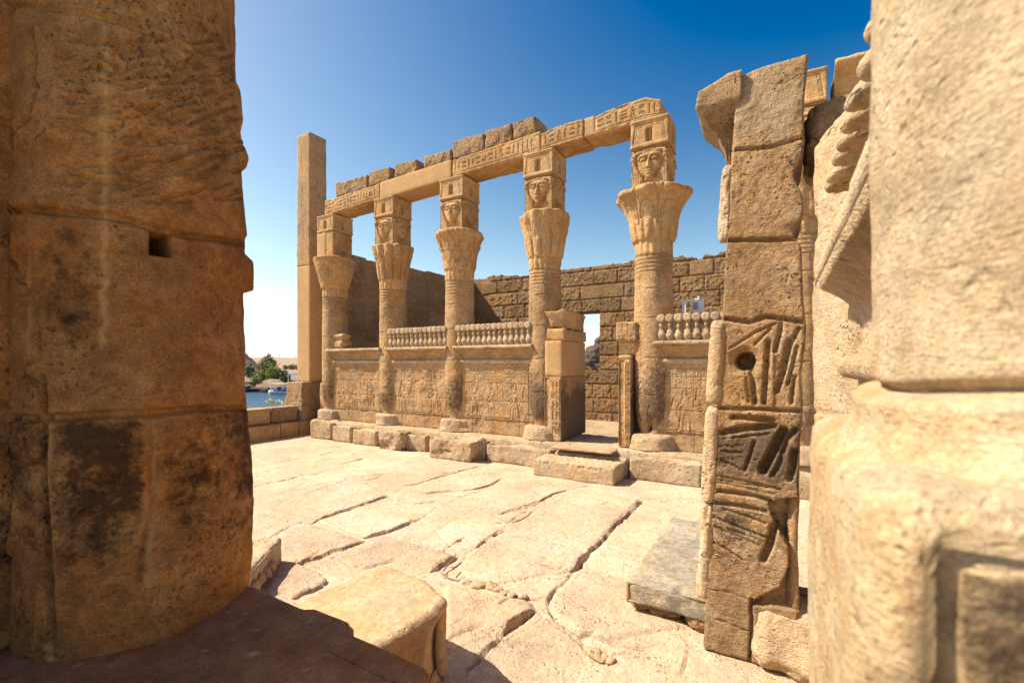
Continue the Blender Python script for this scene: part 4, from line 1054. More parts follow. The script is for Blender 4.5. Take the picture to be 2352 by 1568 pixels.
bt4 = thing("architrave_beam", "broken inscribed beam mended with mortar, reaching the nearest tall column", "beam", ((xa + xb) / 2, 8.56, 6.36), 0, gb)
def into(o, par):
    o.parent = par; o.location = Vector(o.location) - par.location
f1, _ = beam("inscribed_fragment", "", 1241.8, 1341, ['staff', ('mouth', 'loaf'), 'seated', 'sail', ('loaf', 'mouth'), 'flag', ('loaf', 'snake'), 'foot', 'lash', ('disc', 'loaf'), 'reed'], 8, broke=.05, cut=(.06, .03))
f2, _ = beam("inscribed_fragment", "", 1364, 1520, [('basket', 'oval'), ('disc', 'loaf'), 'wick', 'water3', 'seated', ('town', 'loaf'), 'staff', 'foot', ('oval', 'oval'), 'lash', 'ankh'], 9, broke=.05, cut=(.05, .12))
x0, x1 = xp(1341, YB0), xp(1364, YB0)
f3 = block("mortar_infill", (x1 - x0 + .02, .585, .36), M_MORT, None, ((x0 + x1) / 2, 8.56, zc(6.36, (x0 + x1) / 2) + .035), res=.04, rnd=.02, rough=.01, chip=.01)
for o in (f1, f2, f3): into(o, bt4)
COP = [(772, 845, .30, "first chiselled block on the beam at the obelisk end"), (847, 897, .30, "narrow chiselled block at the joint of the worn beam and the smooth beam"), (907, 958, .27, "chiselled block over the middle of the smooth beam, left of the notched one"), (974, 1037, .24, "notched block at the right end of the smooth beam"), (1039, 1112, .33, "square chiselled block on the left end of the long inscribed beam"), (1114, 1176, .33, "chiselled block above the middle of the long inscribed beam"), (1177.5, 1231, .31, "last chiselled block above the long inscribed beam")]
for i, (u0, u1, hh, lb) in enumerate(COP):
    x0, x1 = xp(u0, 8.3), xp(u1, 8.3); xm = (x0 + x1) / 2
    def cv(p, N, i=i, L=x1 - x0, hh=hh):
        d = .012 * np.abs(np.sin((p[:, 0] * 1.3 + p[:, 2] * .5) * 38 + 3 * fbm(p * 4, 2, i))) * (N[:, 1] < -.5)
        if i == 3: d = d + (N[:, 2] > .5) * .13 * sstep(.30, .22, np.abs(p[:, 0] + .08) / L * 1.6)
        d = d + (N[:, 2] > .5) * .05 * np.clip(fbm(p * 3 + i * 5, 3, i) + .1, 0, 1)
        return d
    tag(block("coping_block", (x1 - x0, .56, hh * 1.3), M_ROUGH, None, (xm, 8.55, zc(6.36, xm) + .41), res=.02, rnd=.03, rough=.022, freq=9, chip=.05, carve=cv, seed=40 + i, tilt=(0, .015)), lb, "block", "chiselled blocks on the beams")

# screen walls between the columns
def uraeus_mesh(s):
    """a rearing cobra with swollen hood and a sun disc on its head, facing -y"""
    Z = np.linspace(0, .36, 26); f = Z / .36
    hw = np.interp(f, [0, .1, .3, .5, .62, .7, .78, .9, 1], [.052, .064, .069, .060, .036, .026, .036, .04, .03]) * s
    dp = np.interp(f, [0, .2, .45, .62, .70, .82, 1], [.05, .06, .05, .045, .075, .06, .05]) * s
    ty = np.interp(f, [0, .3, .55, .7, .85, 1], [-.00, -.03, -.02, -.03, -.02, -.0]) * s
    n = 12; V = []
    for z, a, b, y in zip(Z, hw, dp, ty):
        for k in range(n):
            an = 2 * math.pi * k / n
            V.append((a * math.cos(an), y + b * math.sin(an), z))
    V = np.array(V); g = np.arange(len(V)).reshape(len(Z), n); h = np.roll(g, -1, 1)
    q = np.stack([g[:-1], h[:-1], h[1:], g[1:]], -1).reshape(-1, 4)
    return mesh_np("uraeus", V, q, None, [list(g[0][::-1]), list(g[-1])])
URA = uraeus_mesh(1.0); URA.materials.append(M_PLINTH)
YS = 8.32
def screen(label, x0, x1, frieze, seed, stump=None):
    L = x1 - x0; rd = random.Random(seed)
    t = thing("screen_wall", label, "screen wall", ((x0 + x1) / 2, YS, PT), 0, "carved screen walls")
    st = []
    def px(z): return z
    for z in (.0, .36, .72, 1.10, 1.45): st.append(([(-L / 2, z + .006 * math.sin(seed + z * 9)), (0, z), (L / 2, z + .008)], .009, .012))
    x = -L / 2
    for z0, z1 in ((.0, .36), (.36, .72), (.72, 1.10), (1.1, 1.45)):
        x = -L / 2 + rd.uniform(.3, .7)
        while x < L / 2: st.append(([(x, z0), (x + .01, z1)], .008, .010)); x += rd.uniform(.5, .9)
    st += [([(-L / 2 + .1, .34), (-L / 2 + .1, 1.4)], .01, .014), ([(L / 2 - .1, .34), (L / 2 - .1, 1.4)], .01, .014), ([(-L / 2 + .1, 1.3), (L / 2 - .1, 1.3)], .009, .012), ([(-L / 2 + .1, 1.4), (L / 2 - .1, 1.4)], .009, .012)]
    st += text_row(-L / 2 + .12, L / 2 - .12, 1.32, 1.39, rd, .007, .012)
    for c in np.arange(-L / 2 + .16, L / 2 - .16, .115):
        st += text_col(c, c + .1, rd.uniform(1.0, 1.12), 1.28, rd, .0065, .007)
    FG = [(-L * .27, .34, .70, 0), (-L * .02, .34, .64, 0), (L * .27, .34, .74, 1)]
    for q in range(6):
        a = rd.uniform(-.4, .4) * L; b = rd.uniform(.4, 1.0)
        st.append(([(a, b), (a + rd.uniform(-.06, .06), b + rd.uniform(.1, .3))], .016, .014))
    A = np.arange(-L / 2, L / 2 + .006, .0115); B = np.arange(-.02, 1.56, .0115)
    def fr(a, b):
        p = np.stack([a + seed * 5.3, b, a * 0], 1)
        d = -carve_lines(a, b, st) - .03 * sstep(.04, .0, L / 2 - .1 - np.abs(a)) * 0 + .012 * fbm(p * 4, 4, seed)
        for fx, fz, fh, fl in FG: d = d - relief_figure(a, b, fx, fz, fh, fl, .011) * (fbm(p * 3 + 8, 2, seed + 9) > -.25)
        return d + .004 * fbm(p * 18, 4, seed + 5) - .07 * np.clip(fbm(p * 2.4, 4, seed + 2) - .18, 0, 1) - .02 * (b < .33)
    def pt(a, b):
        p = np.stack([a + seed * 2.2, b, a * 0], 1)
        return .42 * sstep(1.5, .8, b) * sstep(.0, .3, b) * (.75 + .5 * fbm(p * 1.2, 2, seed + 7)) + .2 * sstep(.18, .0, np.minimum(a + L / 2, L / 2 - a))
    panel("carved_panel", A, B, lambda a, b, d: np.stack([a, -d, b], 1), .36, M_SCREEN, t, front=fr, patina_shade=pt)
    # torus roll, cavetto and its flat lip, each one profile swept along x
    def sweep(name, prof, mat, dmg):
        xs = np.arange(-L / 2 - .03, L / 2 + .04, .02); P = np.array(prof); m = len(P)
        AA, KK = np.meshgrid(xs, np.arange(m), indexing='ij')
        V = np.stack([AA.ravel(), P[KK.ravel(), 0], P[KK.ravel(), 1]], 1)
        n_ = fbm(V * np.array([3.5, 4, 6]) + seed, 4, seed + len(prof))
        V[:, 1] += np.where(V[:, 1] < .1, dmg * np.clip(n_ + .05, 0, 1), 0); V[:, 2] += .25 * dmg * n_ * (V[:, 1] < .1)
        if name == "cavetto": V[:, 1] += .006 * np.sin(V[:, 0] * 2 * math.pi / .05) * (V[:, 1] < .06)
        g = np.arange(len(V)).reshape(len(xs), m); h = np.roll(g, -1, 1)
        q = np.stack([g[:-1], g[1:], h[1:], h[:-1]], -1).reshape(-1, 4)
        link(name, mesh_np(name, V, q, None, [list(g[0]), list(g[-1][::-1])]), mat, t)
    sweep("torus_moulding", [(-.005 + .05 * math.cos(a), 1.575 + .05 * math.sin(a)) for a in np.linspace(0, 2 * math.pi, 14)[:-1]][::-1], M_PLINTH, .02)
    cav = [(.34, 1.628), (.0, 1.628)] + [(-.13 * (1 - math.cos(a)) , 1.63 + .22 * math.sin(a)) for a in np.linspace(.05, math.pi / 2, 8)] + [(.34, 1.85)]
    sweep("cavetto", cav, M_SCREEN, .015)
    sweep("cornice_lip", [(.34, 1.852), (-.125, 1.852), (-.165, 1.858), (-.170, 1.89), (-.165, 1.925), (-.13, 1.932), (.34, 1.932)], M_PLINTH, .035)
    if frieze:
        fb = block("frieze_backing", (L, .2, .40), M_PLINTH, t, (0, .062, 1.933), res=.05, rnd=.04, rough=.01, chip=.02, seed=seed)
        n = int(round(L / .142)); w = (L - .02) / n
        for i in range(n):
            brk = rd.random() < .12
            o = link("uraeus", URA, None, t, (-L / 2 + .01 + w * (i + .5), .0, 1.93 + rd.uniform(-.004, .004)), (0, 0, rd.uniform(-.1, .1))); o.scale = (1.16 + rd.uniform(-.06, .06), 1.2, .93 if brk else 1)
            o = link("sun_disc", DISC, None, t, (-L / 2 + .01 + w * (i + .5), .0 + rd.uniform(-.006, .006), 2.325))
    if stump:
        block("broken_block", (.5, .34, .42), M_SCREEN, t, (-L / 2 + .25, .15, 1.933), res=.025, rnd=.07, rough=.03, chip=.05, seed=seed,
              carve=lambda p, N: .06 * gauss(p[:, 2], .26, .05) * (np.abs(N[:, 2]) < .5))
    return t
def disc_mesh():
    a = np.linspace(0, 2 * math.pi, 17)[:-1]; V = []; rows = [(-.115, .02), (-.125, .055), (-.112, .072), (-.04, .078), (.09, .076), (.12, .05)]
    for y, r in rows: V += [(r * math.cos(k), y, r * math.sin(k)) for k in a]
    V = np.array(V); g = np.arange(len(V)).reshape(len(rows), 16); h = np.roll(g, -1, 1)
    q = np.stack([g[:-1], g[1:], h[1:], h[:-1]], -1).reshape(-1, 4)
    me = mesh_np("sun_disc", V, q, None, [list(g[0]), list(g[-1][::-1])]); me.materials.append(M_PLINTH); return me
DISC = disc_mesh()
screen("carved screen wall beside the obelisk, without cobras on top", CX[0] + .12, CX[1] - .12, False, 2, True)
screen("carved screen wall with cobra frieze between the fluted and the zigzag columns", CX[1] + .12, CX[2] - .12, True, 3)
screen("carved screen wall with cobra frieze left of the doorway", CX[2] + .12, CX[3] - .16, True, 4)
screen("carved screen wall right of the nearest tall column, under the white floodlight", CX[4] + .12, CX[5] - .1, True, 6)
# short wing left of the first column
x = CX[0]
tag(block("wall_stump", (.34, .4, 1.0), M_SCREEN, None, (x - .36, 8.62, PT), res=.03, rnd=.05, rough=.02, chip=.04, seed=77), "low broken wall stump between the obelisk's pedestal and the farthest column", "wall")

# doorway piers
def pier(label, x0, x1, y0, y1, z1, zplain, cap, seed):
    rd = random.Random(seed)
    w = x1 - x0; d_ = y1 - y0
    t = thing("door_pier", label, "door pier", ((x0 + x1) / 2, (y0 + y1) / 2, PT), 0, "piers of the doorway")
    st = text_col(-w / 2 + .14, w / 2 - .03, .1, zplain - .08, rd, .009, .017)
    for z in (.42, .95, zplain - .02): st.append(([(-w, z), (0, z + .01), (w, z)], .009, .012))
    for z in np.arange(.08, zplain - .1, .05): st.append(([(w / 2 - .03, z), (w / 2 - .005, z)], .006, .008))
    def cv(p, N):
        m = N[:, 1] < -.8; d = np.zeros(len(p)); d[m] = carve_lines(p[m, 0], p[m, 2], st)
        d += .03 * m * sstep(-w / 2 + .14, -w / 2 + .1, p[:, 0] + .02 * fbm(p * 7, 3, seed))
        r = np.abs(N[:, 0]) > .8
        d[r] += carve_lines(p[r, 1], p[r, 2], [([(-2, z), (2, z + .01)], .012, .014) for z in (.42, .95)])
        return d
    block("carved_jamb", (w, d_, zplain), M_SCREEN, t, res=.013, resy=.03, rnd=.02, rough=.008, chip=.025, carve=cv, seed=seed, patina_shade=lambda p, N: .85 * sstep(1.7, .7, p[:, 2]) * (N[:, 0] > .3) + .5 * sstep(1.0, .3, p[:, 2]))  # side away from the sun painted darker as its shade; darker low down too
    zt = z1 - PT
    block("plain_infill", (w - .012, d_ - .05, zt - .62 - zplain), M_NEW, t, (0, .0, zplain), res=.06, rnd=.012, rough=.003, chip=.01, seed=seed)
    return t, zt, w, d_
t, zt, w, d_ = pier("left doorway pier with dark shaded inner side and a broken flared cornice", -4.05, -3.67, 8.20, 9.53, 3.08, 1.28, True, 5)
block("inscribed_block", (w + .02, d_ - .1, .24), M_SAND, t, (.03, 0, zt - .62), res=.03, rnd=.03, rough=.015, chip=.04, seed=3)
def capw(V, hh=.36, out=.09):
    V = V.copy(); k = np.clip(V[:, 2] / hh, 0, 2) ** 2.2; s = np.sign(V[:, 1]); V[:, 1] += np.where(V[:, 1] < 0, -1, 0) * out * k; V[:, 0] += np.sign(V[:, 0]) * out * .5 * k; return V
block("cornice", (w + .02, d_ - .16, .38), M_SAND, t, (.03, 0, zt - .38), res=.02, rnd=.04, rough=.02, freq=5, chip=.12, seed=6, warp=capw)
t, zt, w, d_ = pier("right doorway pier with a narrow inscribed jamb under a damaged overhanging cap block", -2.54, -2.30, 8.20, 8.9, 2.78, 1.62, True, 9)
def cv(p, N):
    m = N[:, 1] < -.8; d = np.zeros(len(p)); rd = random.Random(12)
    d[m] = carve_lines(p[m, 0], p[m, 2], text_row(-.2, .15, .16, .34, rd, .008, .015) + text_row(-.16, .15, .02, .13, rd, .008, .015)); return d
block("inscribed_block", (.42, .62, .38), M_SAND, t, (.03, -.03, zt - .38), res=.014, resy=.03, rnd=.04, rough=.012, chip=.06, carve=cv, seed=14)

# plinth under the colonnade
pl = thing("plinth", "long low plinth of worn blocks carrying the colonnade", "plinth", (-5, 8.6, 0))
core = block("core", (10.35, 1.38, PT - .004), M_PLINTH, pl, (-1.02 + .05, .11, 0), res=.05, resz=.08, rnd=.05, rough=.02, chip=.03, seed=1)
PB = [(711, 759, 7.86, .50, .09), (761, 806, 7.84, .44, .05), (808, 864, 7.80, .42, .04), (866, 921, 7.66, .47, .12), (923, 979, 7.88, .42, .06), (981, 1084, 7.50, .46, .08), (1086, 1114, 7.86, .44, .06), (1116, 1268, 7.80, .40, .05), (1270, 1441, 7.86, .36, .03), (1443, 1614, 7.84, .42, .04)]
for i, (u0, u1, yf, zt, rg) in enumerate(PB):
    x0, x1 = xp(u0, yf), xp(u1, yf)
    def cv(p, N, i=i):
        d = .10 * sstep(.3, 1, N[:, 2]) * np.clip(fbm(p * 2.5 + i * 9, 3, i) + .2, 0, 1) * (p[:, 1] < 0)
        if i in (3, 5): d = d + .12 * (p[:, 2] < .22) * np.clip(fbm(p * 3 + i, 3, i + 4), 0, 1) * (np.abs(N[:, 2]) < .5)
        return d
    block("plinth_block", (x1 - x0 - .012, 8.3 - yf, zt), M_PLINTH, pl, ((x0 + x1) / 2 + 5, (yf + 8.3) / 2 - 8.6, -.02), res=.025, rnd=.04, rough=.012 + rg * .12, chip=rg, carve=cv, seed=60 + i)
x0, x1 = -1.02, 3.0
block("plinth_block", (x1 - x0, .35, .40), M_PLINTH, pl, ((x0 + x1) / 2 + 5, 8.12 - 8.6, -.02), res=.06, rnd=.04, rough=.02, chip=.03, seed=80)
block("core", (3.0, 1.3, PT - .004), M_PLINTH, pl, (5 + 1.7, .15, 0), res=.1, rnd=.05, rough=.02, chip=.03, seed=81)
block("doorsill", (1.2, .7, .05), M_PLINTH, pl, (-3.1 + 5, 8.1 - 8.6, PT - .07), res=.03, rnd=.02, rough=.012, chip=.02, seed=82)
st_ = block("stone_step", (1.50, .60, .31), M_PALE, None, (-3.06, 7.545, -.01), res=.02, rnd=.025, rough=.004, chip=.02, seed=85,
            carve=lambda p, N: .028 * np.clip(fbm(p * 24, 3, 5) + .3, 0, 1) * np.clip(N[:, 2] * 1.0 + sstep(.19, .26, p[:, 2] + .05 * fbm(p * 4, 2, 3)) * (N[:, 1] < 0), 0, 1))
tag(st_, "long rectangular stone step in front of the doorway, rough on top", "step")

# ------------------------------------------------------------------ brown walls behind the colonnade
def bossed(seed, rows, bw, jw, amp, smooth=False):
    def f(a, b):
        z = np.zeros_like(a)
        zr = np.concatenate([[-.3], np.cumsum(rows) - .3])
        row = np.clip(np.searchsorted(zr, b) - 1, 0, len(rows) - 1)
        rs = np.random.RandomState(seed); dz = np.minimum(b - zr[row], zr[np.minimum(row + 1, len(rows))] - b)
        dx = np.full_like(a, 9.0); bid = np.zeros_like(a)
        for r in range(len(rows)):
            cuts = np.cumsum(rs.uniform(bw * .55, bw * 1.35, 60)) + a.min() - rs.uniform(0, bw)
            m = row == r
            j = np.searchsorted(cuts, a[m]); j = np.clip(j, 1, 59)
            dx[m] = np.minimum(a[m] - cuts[j - 1], cuts[j] - a[m]); bid[m] = j + 61 * r
        p = np.stack([a, b, a * 0], 1)
        e = np.minimum(dx, dz) + .012 * fbm(p * 6, 2, seed + 1)
        k = sstep(jw * .3, jw * 1.15, e)
        bo = ((bid * 7919) % 13) / 13.0
        f.tone = (((bid * 5233) % 17) / 17.0 - .5) * .34
        sm = 1.0 if smooth else np.where(bo < .12, .15, 1.0)
        return k * (amp * .55 + amp * .3 * bo + sm * amp * .95 * (fbm(p * 13, 4, seed + 2, .8) + .3 * fbm(p * 3.5, 2, seed + 3))) - (1 - k) * .008
    return f
rw = thing("masonry_wall", "brown bossed masonry wall behind the colonnade with an open window gap", "wall", (0, 16.0, 0))
rows = [.52] * 14
FB = bossed(4, rows, 1.25, .026, .042)
A = np.arange(-11.35, 1.0, .03); B = np.arange(-.3, 5.95, .03)
top_n = lambda a: 5.52 + .12 * np.round(fbm(np.stack([a * .9, a * 0, a * 0], 1), 1, 5) * 2) / 2 + .05 * fbm(np.stack([a * 5, a * 0, a * 0], 1), 3, 6)
def mk(ca, cb):
    t_ = top_n(ca.ravel()).reshape(ca.shape)
    return (cb < t_) & ~((ca > -6.6) & (ca < -5.62) & (cb > 1.84) & (cb < 3.92))
panel("masonry", A, B, lambda a, b, d: np.stack([a, -d, b], 1), .9, M_WALL, rw, mask=mk, front=FB, tone=lambda a, b: FB.tone)
FS_ = bossed(9, [.6] * 12, 1.4, .035, .05, True)
sw = thing("masonry_wall", "shaded brown wall running back from the obelisk end to the corner", "wall", (-11.3, 9.1, 0))
A = np.arange(0, 7.0, .05); B = np.arange(-.3, 5.7, .05)
panel("masonry", A, B, lambda a, b, d: np.stack([d, a, b], 1), .8, M_SIDE, sw, mask=lambda ca, cb: cb < 5.3 + .025 * ca + .06 * fbm(np.stack([ca.ravel() * 1.5, ca.ravel() * 0, ca.ravel() * 0], 1), 3, 3).reshape(ca.shape), front=FS_, tone=lambda a, b: FS_.tone)

# ------------------------------------------------------------------ obelisk end
pd = thing("obelisk_pedestal", "cracked stone pedestal block under the obelisk, undercut at its foot", "pedestal", (-12.03, 8.62, 0))
def pw(V):
    V = V.copy(); k = sstep(.95, .15, V[:, 2]); V[:, 0] -= np.where(V[:, 0] < 0, .42 * k * (-V[:, 0] / .36), 0) * .8; return V
def pcv(p, N):
    m = N[:, 1] < -.6
    d = .03 * m * np.clip(fbm(p * 7, 4, 6) + .2, 0, 1) * (p[:, 2] < .85) + .02 * (N[:, 0] > .6) * np.clip(fbm(p * 3, 3, 2), 0, 1)
    d += carve_lines(p[:, 0], p[:, 2], [([(.36, .62), (.1, .66), (-.1, .88), (-.36, .95)], .015, .02), ([(-.2, 1.2), (-.15, .95), (-.3, .85)], .01, .015)]) * m
    d += .10 * (N[:, 2] < -.3)
    return d
block("block", (.74, .95, 1.20), M_ROUGH, pd, (0, 0, .27), res=.022, rnd=.02, rough=.01, chip=.03, carve=pcv, warp=pw, seed=7)
block("foot_stone", (.62, .8, .30), M_PLINTH, pd, (-.05, .08, -.02), res=.04, rnd=.04, rough=.02, chip=.05, seed=8)
ob = thing("obelisk", "tall plain square obelisk shaft standing at the left end of the colonnade", "obelisk", (-12.04, 8.74, 1.472))
def ow(V):
    V = V.copy(); k = 1 - .06 * V[:, 2] / 7.3; V[:, 0] *= k; V[:, 1] *= k; return V
block("shaft", (.585, .585, 3.4), M_NEW, ob, res=.06, rnd=.008, rough=.001, chip=.004, seed=1)
block("shaft", (.605, .605, 3.88), stone("weathered obelisk stone", (.42, .27, .145), (.33, .205, .105), (.47, .315, .18), stain=-.1, bump=.35, dist=.01), ob, (0, 0, 3.4), res=.03, rnd=.012, rough=.006, chip=.025, warp=lambda V: np.stack([V[:, 0] * (1 - .07 * V[:, 2] / 3.9), V[:, 1] * (1 - .05 * V[:, 2] / 3.9), V[:, 2]], 1), seed=2, patina_shade=lambda p, N: .9 * (np.exp(-((np.where(np.abs(N[:, 0]) > .5, p[:, 1], p[:, 0]) + .04 - .02 * np.sin(p[:, 2] * 3)) / .03) ** 2) * (p[:, 2] > 1.2) + .6 * np.exp(-((np.where(np.abs(N[:, 0]) > .5, p[:, 1], p[:, 0]) - .15) / .02) ** 2) * (p[:, 2] > 2.6)),
      carve=lambda p, N: carve_lines(np.where(np.abs(N[:, 0]) > .5, p[:, 1], p[:, 0]), p[:, 2], [([(-.06, 3.5), (-.04, 2.6)], .022, .016), ([(-.03, 2.3), (-.06, 1.7)], .02, .014), ([(.05, 1.2), (.07, .8)], .015, .012), ([(-.16, 3.6), (-.155, 3.2)], .01, .01)]))
pp = thing("drain_pipe", "thin vertical pipe on the pedestal's right side", "pipe", (-11.62, 8.98, .4))
tube_obj("tube", [(0, 0, 0), (0, 0, .92)], .028, M_PIPE, pp, 10); tube_obj("clamp", [(-.09, 0, .68), (.06, 0, .68)], .016, M_PIPE, pp, 6)
lw = thing("parapet_wall", "low two course parapet wall closing the court towards the river", "wall", (-11.95, 6.0, 0))
for i, (y0, y1) in enumerate(((2.0, 4.6), (4.62, 7.30), (7.32, 8.12))):
    block("wall_block", (.42, y1 - y0, .42), M_ROUGH if i == 2 else M_SAND, lw, (-.06, (y0 + y1) / 2 - 6, .385), res=.03, rnd=.02, rough=.008, chip=.025, seed=20 + i)
for i, (y0, y1) in enumerate(((2.0, 5.2), (5.22, 7.45), (7.47, 8.0), (8.02, 8.5))):
    block("bench_block", (.62, y1 - y0, .40), M_SAND, lw, (.07, (y0 + y1) / 2 - 6, -.02), res=.03, rnd=.025, rough=.008, chip=.025, seed=30 + i)
# shrub beyond the parapet
sh = thing("leafy_shrub", "small shrub with bright yellow green leaves beyond the parapet", "shrub", (-12.75, 8.02, .08))
V, q = leaf_cloud([((0, .05, .80), (.12, .16, .06)), ((.1, .22, .74), (.14, .14, .08)), ((-.05, -.15, .84), (.12, .12, .05))], 200, .03, 3)
link("leaves", mesh_np("leaves", V, q, smooth=False), M_LEAF5, sh)
for k in range(5):
    tube_obj("stem", [(.02 * k, .05 * k - .1, 0), (.02 * k - .03, .1 * k - .25, .45), (.03 * k - .1, .16 * k - .35, .78)], .006, M_TWIG, sh, 5)
gs = thing("dry_grass_tuft", "thin dry grass sprigs growing behind the parapet's left end", "grass tuft", (-12.5, 6.7, .3))
for k in range(9):
    tube_obj("blade", [(0, .05 * k, 0), (.01, .05 * k + .03, .4), (.02, .05 * k + rr.uniform(-.15, .2), .62 + rr.uniform(-.05, .12))], .004, M_LEAF4, gs, 4)

# floodlight housing on its post behind the right hand screen
D_ = on_y(1602, 705, 9.3)
fl = thing("floodlight", "white box floodlight with grille side on a post behind the screen wall", "floodlight", (D_[0], 9.3, 0))
hs = block("housing", (.23, .30, .26), M_WHITE, fl, (0, 0, D_[2] - .13), rotz=.12, res=.1, rnd=.015, rough=0, chip=0)
block("grille", (.012, .25, .20), M_GREY, hs, (.119, 0, .03), res=.1, rnd=.004, rough=0, chip=0)
block("window", (.09, .012, .13), M_GREY, hs, (-.03, -.153, .07), res=.1, rnd=.004, rough=0, chip=0)
tube_obj("post", [(-.24, 0, -.05), (-.24, 0, D_[2] + .17)], .035, M_WHITE, fl, 10)
tube_obj("arm", [(-.24, 0, D_[2] + .13), (0.02, 0, D_[2] + .14), (.02, 0, D_[2] + .20)], .02, M_WHITE, fl, 8)
tube_obj("support", [(0, 0, -.05), (0, 0, D_[2] - .12)], .03, M_GREY, fl, 8)

# ------------------------------------------------------------------ near row: big left column, the added wall stub that shades the slab, platform slab, loose blocks
LC = np.array([-2.40, .898]); LR = .385; SLAB = .957
def on_cyl(u, v, c=LC, r=LR):
    d = ray(u, v); f = -c
    A = d[0] ** 2 + d[1] ** 2; B = 2 * (f[0] * d[0] + f[1] * d[1]); C_ = f @ f - r * r
    q = B * B - 4 * A * C_
    t = (-B - math.sqrt(q)) / (2 * A) if q > 0 else -B / (2 * A)
    x, y, z = d[0] * t, d[1] * t, EYE + d[2] * t
    return math.atan2(y - c[1], x - c[0]) * r, z
lt = thing("stone_column", "huge shaded stone column in the left foreground with a small square hole", "column", (LC[0], LC[1], SLAB))
pxs = lambda P: [on_cyl(u, v) for u, v in P]
ang_s = math.asin(LR / np.linalg.norm(LC)); dirc = math.atan2(-LC[1], -LC[0])
TH_S = dirc + (math.pi / 2 - ang_s)             # silhouette facing the court (right edge in the photo)
D_S = 2.18
edge_v = np.array([0, 190, 205, 270, 300, 308, 345, 362, 376, 386, 440, 520, 540, 548, 585, 600, 655, 664, 670, 870, 930, 940, 1000, 1100, 1250, 1330])
edge_u = np.array([541, 541, 546, 555, 549, 547, 560, 566, 563, 550, 553, 563, 562, 555, 560, 576, 578, 577, 557, 560, 564, 566, 570, 573, 576, 570])
edge_z = EYE - (edge_v - VH) * D_S / FS
LSTR = []
for P, w, d in [
    ([(0, 482), (120, 486), (240, 494), (335, 520), (430, 540), (560, 562)], .020, .030),            # upper course joint
    ([(0, 960), (100, 962), (250, 952), (400, 944), (500, 934), (572, 936)], .022, .032),             # lower course joint
    ([(0, 12), (120, 22), (260, 45), (400, 100), (480, 150), (541, 205)], .016, .016),
    ([(96, 870), (97, 960), (100, 1100), (110, 1300), (118, 1480)], .022, .05),                        # vertical joint with mortar
    ([(70, 60), (80, 130), (72, 180), (82, 200), (60, 270), (20, 330), (-5, 380)], .012, .022),        # cut outline, upper left
    ([(-5, 580), (40, 610), (70, 680), (88, 760), (92, 820), (62, 835), (55, 860), (90, 880)], .012, .02),
    ([(40, 1010), (48, 1100), (40, 1220), (0, 1300)], .02, -.014), ([(92, 1330), (84, 1440), (76, 1560)], .012, -.01),
    ([(358, 985), (357, 1050), (352, 1120)], .022, .018), ([(352, 1120), (345, 1180), (330, 1250), (322, 1300), (318, 1340)], .012, .013),
    ([(420, 10), (440, 60), (450, 110)], .008, .008), ([(330, 0), (345, 80)], .006, .006), ([(470, 0), (480, 120)], .006, .006), ([(500, 0), (505, 130)], .006, .007), ([(395, 0), (402, 60)], .006, .006), ([(360, 0), (370, 70)], .005, .005),
    ([(440, 95), (470, 130), (500, 150), (530, 190)], .007, .008), ([(520, 60), (530, 150)], .006, .006), ([(290, 0), (300, 55)], .005, .005),
    ([(300, 745), (330, 748)], .006, .012)]:
    LSTR.append((pxs(P), w, d))
rs = np.random.RandomState(5)
for q in range(210):                             # diagonal chisel work on the two upper drums
    u = rs.uniform(120, 540); v = rs.uniform(90, 470)
    LSTR.append((pxs([(u, v), (u + rs.uniform(25, 60), v - rs.uniform(-6, 14) + 12 * ((u < 250) - .5))]), .0085, .0125))
for q in range(90):
    u = rs.uniform(130, 560); v = rs.uniform(980, 1380)
    LSTR.append((pxs([(u, v), (u + rs.uniform(14, 40), v - rs.uniform(4, 26))]), .008, .007))
h0 = on_cyl(345, 530); h1 = on_cyl(391, 590)
def ldisp(t, z, r):
    zw = z + SLAB
    th = (t + math.pi) % (2 * math.pi) - math.pi
    a = th * LR
    p = np.stack([r * np.cos(t), r * np.sin(t), z], 1)
    wob = .006 * fbm(p * 7, 2, 3)
    d = -carve_lines(a + wob, zw + wob, LSTR)
    sil = np.interp(zw, edge_z[::-1], (edge_u - 556)[::-1]) * D_S / FS
    dt = (th - TH_S + math.pi) % (2 * math.pi) - math.pi
    d += sil * np.exp(-(dt / .33) ** 2)
    hm = sstep(h0[0] - .004, h0[0] + .004, a + wob) * sstep(h1[0] + .004, h1[0] - .004, a + wob) * sstep(h1[1] - .004, h1[1] + .004, zw) * sstep(h0[1] + .004, h0[1] - .004, zw)
    d -= .24 * hm
    d += .010 * fbm(p * 2.2, 3, 11) + .0055 * fbm(p * np.array([9, 9, 14]), 4, 12) - .012 * np.clip(fbm(p * 5, 4, 15) - .2, 0, 1)
    ju = on_cyl(240, 494)[1]; jl = 1.81
    d += .007 * np.exp(-((zw - ju - .05) / .03) ** 2)
    d -= .012 * (zw > 3.27)
    return d
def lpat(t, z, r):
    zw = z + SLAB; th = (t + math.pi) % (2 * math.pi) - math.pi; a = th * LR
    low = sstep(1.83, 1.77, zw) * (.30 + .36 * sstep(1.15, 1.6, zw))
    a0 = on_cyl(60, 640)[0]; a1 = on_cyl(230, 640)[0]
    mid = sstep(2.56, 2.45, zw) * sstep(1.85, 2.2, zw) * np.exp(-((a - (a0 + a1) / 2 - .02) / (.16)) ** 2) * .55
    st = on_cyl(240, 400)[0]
    return low + mid - .9 * np.exp(-((a - st) / .018) ** 2) * (zw > 2.2) - .5 * np.exp(-((a - on_cyl(355, 1050)[0]) / .03) ** 2)
